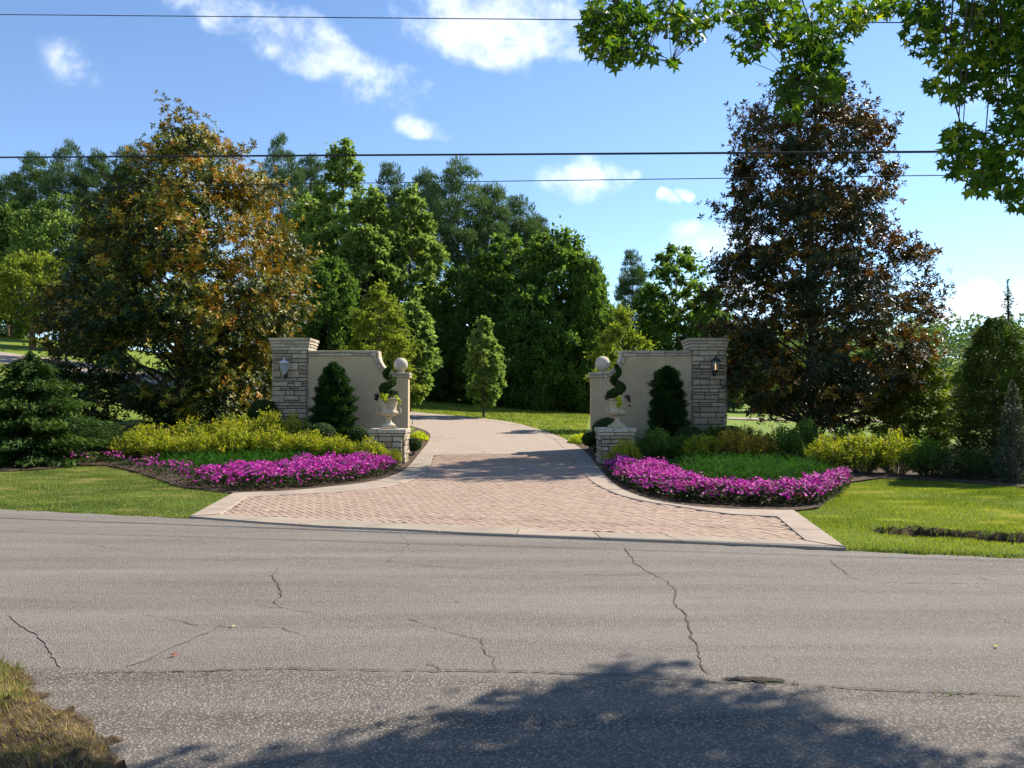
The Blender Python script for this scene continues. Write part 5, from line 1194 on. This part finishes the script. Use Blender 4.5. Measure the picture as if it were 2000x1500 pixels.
for a in [(14, 92, 345, 100, 0, 'pine at the far left picture edge, its top cut by the frame'),
          (62, 90, 300, 95, 1, 'pine second from the left edge, above the pale small tree'), (128, 88, 282, 100, 2, 'tallest of the pines left of the bronze magnolia'),
          (186, 90, 296, 84, 0, 'pine with an open flat crown just left of the bronze magnolia top'), (246, 86, 286, 84, 1, 'pine peeping out beside the left shoulder of the bronze magnolia'),
          (545, 64, 272, 110, 2, 'pine whose rounded top shows right of the bronze magnolia'), (604, 67, 305, 100, 0, 'pine between the bronze magnolia and the pointed broadleaf'),
          (762, 68, 322, 92, 1, 'dark pine behind the two pale green broadleaved trees'), (832, 68, 334, 96, 0, 'dark pine left of the big central pine'),
          (894, 62, 318, 170, 2, 'big central pine, highest above the driveway, with bare trunk'), (958, 64, 362, 120, 0, 'pine right of the big central pine'),
          (1015, 66, 385, 104, 1, 'pine second from the right end of the central pine group'), (1052, 68, 422, 80, 0, 'last pine at the right end of the central group'),
          (1236, 72, 490, 66, 1, 'lone dark pine left of the round tree behind the right wall')]: pine(*a)
MAT_PALE = leaf_mat('pale_green_leaf', [(0, G(.09, .14, .036)), (.5, G(.17, .23, .06)), (1, G(.26, .32, .09))], trans=.5, transcol=(1.4, 1.5, .9))
shared(20, 84, 395, 130, 0, 'mid green broadleaf at the left picture edge under the pines', MAT_DECID)
decid(120, 82, 378, 170, 502, 'mid green broadleaf left of the bronze magnolia under the pines', MAT_PALE, skirt=.2)
shared(205, 74, 420, 120, 1, 'green broadleaf partly hidden by the left side of the bronze magnolia', MAT_DECID)
decid(62, 68, 490, 175, 504, 'pale round tree with visible trunk on the lawn at far left', MAT_YELLOWG, skirt=.26, ncl=110, per=150, L=.27, W_=.15, group=None, name='lawn_tree', trunk=.3)
decid(128, 58, 548, 120, 505, 'bronze-tinted small tree between the pale tree and the bronze magnolia', MAT_BROWNISH, skirt=.1, ncl=90, per=130, L=.22, W_=.11, group=None, name='bronze_leaved_tree')
decid(668, 56, 276, 150, 506, 'tall pointed pale green tree left of centre, its tip highest', MAT_PALE, poplar, 210, 170, skirt=.06, clr=.07)
decid(600, 58, 380, 130, 507, 'green broadleaf directly right of the bronze magnolia', MAT_PALE, skirt=.05)
decid(715, 52, 350, 130, 508, 'pale green tree between the pointed one and the maple-like one', MAT_PALE, poplar, 190, 160, skirt=.04, clr=.075)
decid(800, 54, 366, 140, 509, 'pale green tree with layered boughs left of the big central pine', MAT_PALE, poplar, 190, 160, skirt=.04, clr=.07)
shared(640, 48, 500, 150, 0, 'dark green broadleaf low behind the left stone pillar', MAT_DECID2)
shared(560, 50, 450, 150, 0, 'green broadleaf mostly hidden behind the right half of the bronze magnolia', MAT_DECID)
decid(800, 41, 590, 105, 511, 'leafy maple whose lit boughs hang beside the left stone ball', MAT_PALE, dome, 110, 150, L=.24, W_=.18, skirt=.12, group='small trees just beyond the gate walls', name='maple_tree')
decid(742, 34, 556, 135, 512, 'airy yellow-green young tree behind the left gate wall', MAT_YELLOWG, poplar, 120, 130, L=.15, W_=.075, skirt=.1, group='small trees just beyond the gate walls', name='birch_tree', trunk=.10, inner=.2)
decid(1216, 34, 606, 120, 513, 'airy yellow-green young tree behind the right gate wall', MAT_YELLOWG, poplar, 85, 110, L=.15, W_=.075, skirt=.1, group='small trees just beyond the gate walls', name='birch_tree', trunk=.10, inner=.2, clr=.1)
decid(985, 55, 456, 150, 514, 'rounded deep green tree behind the young lawn tree', MAT_DECID2, skirt=.0, ncl=300)
decid(1085, 53, 448, 190, 515, 'large rounded deep green tree right of centre, broadest of its row', MAT_DECID2, skirt=.0, ncl=420, per=80)
shared(1152, 50, 505, 110, 1, 'deep green tree at the right shoulder of the large rounded tree', MAT_DECID2)
shared(1040, 49, 560, 150, 2, 'dark low broadleaf filling below the large rounded tree', MAT_DECID2)
shared(905, 54, 520, 150, 0, 'dark broadleaf in shade left behind the young lawn tree', MAT_DECID2)
shared(850, 56, 560, 110, 1, 'dark broadleaf in shade beside the maple-like tree', MAT_DECID2)
shared(960, 51, 640, 140, 2, 'low dark undergrowth tree directly behind the young lawn tree', MAT_DECID2)
shared(1115, 50, 620, 130, 0, 'low dark undergrowth tree left of the right stone ball', MAT_DECID2)
shared(860, 52, 650, 110, 2, 'low dark undergrowth tree at the left end of the back lawn', MAT_DECID2)
decid(945, 39, 622, 82, 522, 'young pyramidal tree alone on the back lawn', MAT_PALE, poplar, 110, 140, L=.15, W_=.12, skirt=.14, group=None, name='young_lawn_tree', trunk=.13, inner=.35, clr=.075)
decid(1322, 58, 482, 165, 523, 'round olive green tree left of the dark magnolia', MAT_DECID2, skirt=.05, ncl=300)
shared(1200, 66, 600, 90, 1, 'dark distant tree seen left of the airy tree behind the right wall', MAT_DECID2)
shared(1262, 60, 640, 110, 0, 'dark distant tree behind the right gate wall', MAT_DECID2)
shared(1400, 74, 600, 120, 1, 'distant tree seen through the left edge of the dark magnolia', MAT_DECID)
shared(1500, 80, 640, 160, 0, 'distant tree seen low through the dark magnolia, left half', MAT_DECID)
shared(1620, 85, 655, 170, 1, 'distant tree seen low through the dark magnolia, right half', MAT_DECID)
shared(1720, 80, 668, 150, 0, 'distant tree behind the sunlit yellow conifer', MAT_DECID)
shared(1905, 48, 700, 110, 1, 'mid-distance tree left behind the arborvitae', MAT_DECID)
# hill woods at right: one far mass
def far_woods(poly, n, size, hgt, label, seed):
    rg = np.random.default_rng(seed); P = np.array(poly); x = rg.uniform(P[:, 0].min(), P[:, 0].max(), n * 3); y = rg.uniform(P[:, 1].min(), P[:, 1].max(), n * 3); k = inpoly(x, y, poly); x, y = x[k][:n], y[k][:n]; n = len(x); z = height(x, y)
    per = 70; idx = np.repeat(np.arange(n), per); m_ = len(idx); d = nrm(rg.normal(size=(m_, 3))); hh = hgt * rg.uniform(.7, 1.25, n); C = np.stack([x, y, z + hh * .6], 1)
    Pp = C[idx] + d * np.array([1, 1, 0]) * (rg.random(m_) ** .4 * hh[idx] * .33)[:, None] + np.stack([0 * x[idx], 0 * x[idx], d[:, 2] * hh[idx] * .48 * rg.random(m_) ** .4], 1)
    V, Fq = leaves(Pp, nrm(rg.normal(size=(m_, 3))), nrm(rg.normal(0, .6, (m_, 3)) + np.array([0, 0, .8])), size * rg.uniform(.6, 1.3, m_), size * .7); o = link('far_woods', np_mesh('far_woods', V, Fq, np.clip(rg.random(n)[idx] * .5 + rg.random(m_) * .4, 0, 1)), None, MAT_FARW); tag(o, label, 'woods', None, 'stuff')
far_woods([(60, 150), (170, 150), (230, 230), (60, 230)], 420, 1.0, 9., 'distant wooded hill on the right horizon', 601)
far_woods([(-5, 105), (75, 105), (75, 118), (-5, 125)], 150, .8, 10., 'far tree line behind the right lawns', 602)
far_woods([(-90, 104), (-28, 92), (2, 84), (2, 96), (-90, 124)], 150, .7, 9., 'deep woods behind the left and central trees', 603)

# ------------------------------------------------------------------ sweetgum overhead
gum_c = Vector((8.7, 6.0, 0)); t = thing('sweetgum_tree', (gum_c.x, gum_c.y, 0), 'sweetgum whose star-leaved branches hang in from the upper right', 'tree')
def star_leaf():
    V = [(0, 0, 0)]; lobes = [(-.15, .0)]; pts = []
    angs = [-140, -72, 0, 72, 140]; lens = [.62, .92, 1.0, .92, .62]
    for k, (a, L) in enumerate(zip(angs, lens)):
        a_ = math.radians(a); pts.append((math.sin(a_) * L, math.cos(a_) * L, -.10 * L))
        if k < 4: b = math.radians((angs[k] + angs[k + 1]) / 2); pts.append((math.sin(b) * .36, math.cos(b) * .36, .02))
    pts.append((0, -.12, 0)); V = [(0, .12, .05)] + pts; n = len(pts); return np.array(V), [(0, i + 1, (i + 1) % n + 1) for i in range(n)]
SV, SF = star_leaf(); SFn = np.array(SF); SV[:, 1] += .12
rg = np.random.default_rng(701)
blobs = [(1160, 60, 30, 60, 7.6), (1195, 20, 45, 45, 7.8), (1200, 100, 32, 34, 7.6), (1230, 50, 40, 50, 8), (1262, 105, 28, 22, 7.6), (1300, 30, 45, 34, 8), (1345, 60, 32, 34, 7.8), (1380, 25, 30, 30, 8.2), (1312, 120, 12, 10, 7.5),
         (1460, 70, 38, 50, 8), (1450, 20, 40, 30, 8.4), (1520, 40, 50, 50, 8.1), (1570, 90, 50, 50, 7.7), (1560, 160, 48, 40, 7.5), (1545, 205, 26, 28, 7.4), (1610, 120, 38, 44, 7.6), (1620, 170, 28, 26, 7.5), (1630, 40, 60, 45, 8.2),
         (1700, 15, 40, 25, 8.4), (1740, 12, 36, 20, 8.6), (1800, 60, 40, 50, 8), (1810, 20, 50, 30, 8.2), (1850, 110, 38, 32, 7.9), (1825, 165, 26, 16, 7.7), (1870, 180, 40, 22, 7.8), (1900, 60, 50, 50, 8.2), (1960, 30, 60, 50, 8.4), (1960, 110, 55, 40, 8.1),
         (1900, 130, 34, 30, 8.0), (1950, 170, 50, 30, 8), (1985, 220, 40, 40, 8), (1880, 270, 42, 34, 7.6), (1870, 310, 36, 40, 7.6), (1920, 320, 50, 44, 7.7), (1960, 280, 46, 44, 7.8), (1965, 350, 46, 34, 7.7), (1990, 390, 30, 22, 7.7), (1910, 360, 30, 22, 7.6), (2050, 200, 70, 130, 8.2), (2050, 80, 60, 80, 8.4)]
P = []; boughs = []
for (px, py, rx, ry, Yb) in blobs:
    Yb *= .77
    n = int(rx * ry / 15) + 4; c = at(px, py, Yb); boughs.append(c)
    for _ in range(n):
        a = rg.uniform(0, 6.283); r = math.sqrt(rg.random()); q = at(px + rx * r * math.cos(a), py + ry * r * math.sin(a), Yb + rg.normal(0, .20)); P.append(q)
nvis = len(P)
# the rest of the crown, above and right of the frame; it throws the shade on the near pavement
shade = gp([(1290, 1268), (1220, 1290), (1130, 1305), (1000, 1345), (840, 1365), (770, 1385), (680, 1425), (540, 1432), (430, 1470), (250, 1620), (300, 2100), (2600, 2100), (2400, 1520), (2000, 1430), (1905, 1440), (1870, 1500), (1780, 1432), (1700, 1400), (1640, 1385), (1560, 1340), (1430, 1350), (1340, 1318)])
PS = np.array(shade); k_ = 0; lumps = []
while k_ < 520:
    x = rg.uniform(PS[:, 0].min(), PS[:, 0].max()); y = rg.uniform(.6, PS[:, 1].max())
    if not inpoly(np.array([x]), np.array([y]), shade)[0]: continue
    if float(dist_poly(np.array([x]), np.array([y]), shade)[0]) < .13: continue
    h = rg.uniform(4.6, 8.6); q = Vector((x, y, 0)) + SUNV * (h / SUNV.z)
    pxp = CX + F * q.x / q.y; pyp = HOR - F * (q.z - EYE) / q.y
    if pyp > -20 and pxp < 2015 and not (pxp > 1840 and pyp < 130): continue
    lumps.append(q); k_ += 1
    for _ in range(11): 
        w = q + Vector(rg.normal(0, .10, 3)); P.append(w)
P = np.array([tuple(p) for p in P]); n = len(P)
s = rg.uniform(.062, .098, n); s[:nvis] *= .76; dn = nrm(rg.normal(0, .75, (n, 3)) + np.array([0, 0, .55])); up_ = nrm(rg.normal(0, .45, (n, 3)) + np.array([0, 0, -1.])); Rt = nrm(np.cross(up_, dn)); Uy = nrm(np.cross(dn, Rt)); tn = np.clip(rg.normal(.45, .26, n), 0, 1)
tn[:nvis] = np.clip(tn[:nvis] + np.array([.22 * mnoise.noise((p[0] * 1.5, p[1] * 1.5, p[2] * 1.5)) * 2 for p in P[:nvis]]), 0, 1)  # backlit highlights put into the tint of the visible leaves
order = np.argsort(np.linalg.norm(P[:nvis] - np.array([0, 0, EYE]), axis=1)); infr = [i for i in order if 0 < CX + F * P[i][0] / P[i][1] < 2000]; big = set(infr[:296])
gum_sh = []
for k in range(5):
    me = np_mesh('leaf', SV, SFn, np.full(len(SF), .15 + .17 * k)); me.materials.append(MAT_GUM); gum_sh.append(me)
base = np.array([gum_c.x, gum_c.y, 0])
for i in big:
    o = link('leaf', gum_sh[min(4, int(tn[i] * 5))], t); M = Matrix(((Rt[i][0], Uy[i][0], dn[i][0]), (Rt[i][1], Uy[i][1], dn[i][1]), (Rt[i][2], Uy[i][2], dn[i][2])))
    o.location = P[i] - base; o.rotation_euler = M.to_euler(); o.scale = (s[i],) * 3
rest = np.array([i for i in range(n) if i not in big]); Pr = P[rest] - base
Vv = Pr[:, None, :] + s[rest][:, None, None] * (SV[None, :, 0:1] * Rt[rest][:, None, :] + SV[None, :, 1:2] * Uy[rest][:, None, :] + SV[None, :, 2:3] * dn[rest][:, None, :])
Fv = SFn[None] + (np.arange(len(rest)) * len(SV))[:, None, None]; o = link('foliage', np_mesh('foliage', Vv.reshape(-1, 3), Fv.reshape(-1, 3), np.repeat(tn[rest], len(SF))), t, MAT_GUM); o['kind'] = 'stuff'
# trunk and limbs
parts = [tube([(0, 0, -.2), (.05, .1, 2), (-.1, .1, 5), (-.2, .2, 9), (-.2, .2, 13)], [.34, .28, .24, .18, .06], 12)]
hubs = []
for hx, hy, hz in ((1.5, 6.2, 5.6), (2.9, 6.3, 5.8), (3.9, 6.2, 5.6), (5.2, 6.3, 5.4), (4.6, 6.2, 7.4), (6.4, 6.4, 7.6), (5.6, 6.4, 4.6), (7.5, 8., 8)):
    hubs.append(Vector((hx, hy, hz)) - Vector(base))
for h in hubs:
    z0_ = max(3.2, h.z - 2.0); a = Vector((-.05, .1, z0_)); parts.append(tube([a, a.lerp(h, .4) + Vector((0, 0, .35)), a.lerp(h, .75) + Vector((0, 0, .25)), h], [.07, .05, .032, .016], 7, False))
def twig(p, r0=.012, r1=.004):
    p = Vector(p) - Vector(base); h = min(hubs, key=lambda q: (q - p).length + (0 if q.z > p.z - .4 else 3)); mid_ = h.lerp(p, .5) + Vector((0, 0, .10)); parts.append(tube([h, mid_, p], [r0, r0 * .7, r1], 4, False))
for b in boughs:
    p = Vector(b) - Vector(base); h = min(hubs, key=lambda q: (q - p).length); side = Vector((rg.normal(0, .25), rg.normal(0, .15), .25)); m1 = h.lerp(p, .35) + side; m2 = h.lerp(p, .72) + side * .7
    parts.append(tube([h, m1, m2, p], [.012, .009, .006, .003], 4, False))
for q in lumps[::4]: twig(q, .014, .004)
link('trunk', py_mesh('trunk', *join_parts(parts), True), t, MAT_BARK)
twv = []
for i in list(big)[:]:
    c = min(boughs, key=lambda q: (q - Vector(P[i])).length); d_ = Vector(P[i]) - c
    if d_.length < .5: twv.append(tube([c - Vector(base), Vector(P[i]) - Vector(base)], [.004, .0018], 3, False))
o = link('twigs', py_mesh('twigs', *join_parts(twv)), t, MAT_BARK); o['kind'] = 'stuff'
# spiky seed balls
for px, py in ((1232, 68), (1300, 72), (1480, 90), (1668, 16)):
    q = at(px, py, 5.9); bm = bmesh.new(); bmesh.ops.create_icosphere(bm, subdivisions=2, radius=.018)
    for k, v in enumerate(bm.verts): v.co *= 1 + .22 * (k % 3 == 0)
    me = bpy.data.meshes.new('seed_ball'); bm.to_mesh(me); bm.free(); link('seed_ball', me, t, MAT_BARK, q - Vector(base))

# ------------------------------------------------------------------ overhead cables
def cable(pts, Y, r, label):
    P_ = np.array(pts, float); V_ = []; pt = []
    for x in np.linspace(-1200, 3600, 60): 
        c = np.polyfit(P_[:, 0], P_[:, 1], 1); pt.append(at(x, np.polyval(c, x), Y / (1 + .29 * (x - CX) / F)))
    # sag
    pt = [Vector((p.x, p.y, p.z)) for p in pt]; V, Fc = tube(pt, [r] * len(pt), 8); o = link('overhead_cable', py_mesh('overhead_cable', V, Fc, True), None, MAT_CABLE); tag(o, label, 'cable', 'overhead cables above the road')
cable([(0, 307), (1000, 302), (2000, 295)], 14.9, .021, 'thick black overhead cable crossing both magnolias')
cable([(0, 366), (1000, 356), (1850, 341)], 16.0, .009, 'thin lower overhead cable just under the thick one')
cable([(0, 28), (1000, 38), (2000, 46)], 17.0, .011, 'highest thin cable near the top of the sky')

MAT_RUST = Mat("rust_leaf").pbr((.25,.06,.02), .8)
MAT_YLF = Mat("yellow_leaf").pbr((.55,.45,.12), .8)
# small litter
rgq = random.Random(5)
for px, py, lab in ((1891 / 2 + 1000, 1100 + 331 / 2, 'small yellow fallen leaf on the road at right'), (1142, 893, 'dark dry leaf on the right edging slab'), (340, 1283, 'rust brown fallen leaf by the tar line on the road'), (455, 1226, 'tiny pale leaf bit lying on the road')):
    g = ground(px, py); z = g.z + (.04 if py < 1000 else .012); r = .02 if py > 1000 else .05
    V = [(r * 1.5, 0, .004), (.3 * r, r * .6, .010), (-r, r * .3, .002), (-r * 1.2, -.1 * r, .012), (-.2 * r, -r * .7, .003)]
    o = link('fallen_leaf', py_mesh('fallen_leaf', V, [(0, 1, 4), (1, 2, 4), (2, 3, 4)]), None, None, (g.x, g.y, z)); o.rotation_euler = (0, 0, px); o.data.materials.append({340: MAT_RUST, 1142: MAT_BARK}.get(px, MAT_YLF) if 'MAT_RUST' in globals() else MAT_BARK); tag(o, lab, 'leaf')
tot = 0; seen = set()
for o in bpy.data.objects:
    if o.type == 'MESH' and o.data.name not in seen: seen.add(o.data.name); tot += sum(len(p.vertices) - 2 for p in o.data.polygons) if len(o.data.polygons) < 2000 else len(o.data.loops) - 2 * len(o.data.polygons)
print('triangles', tot)
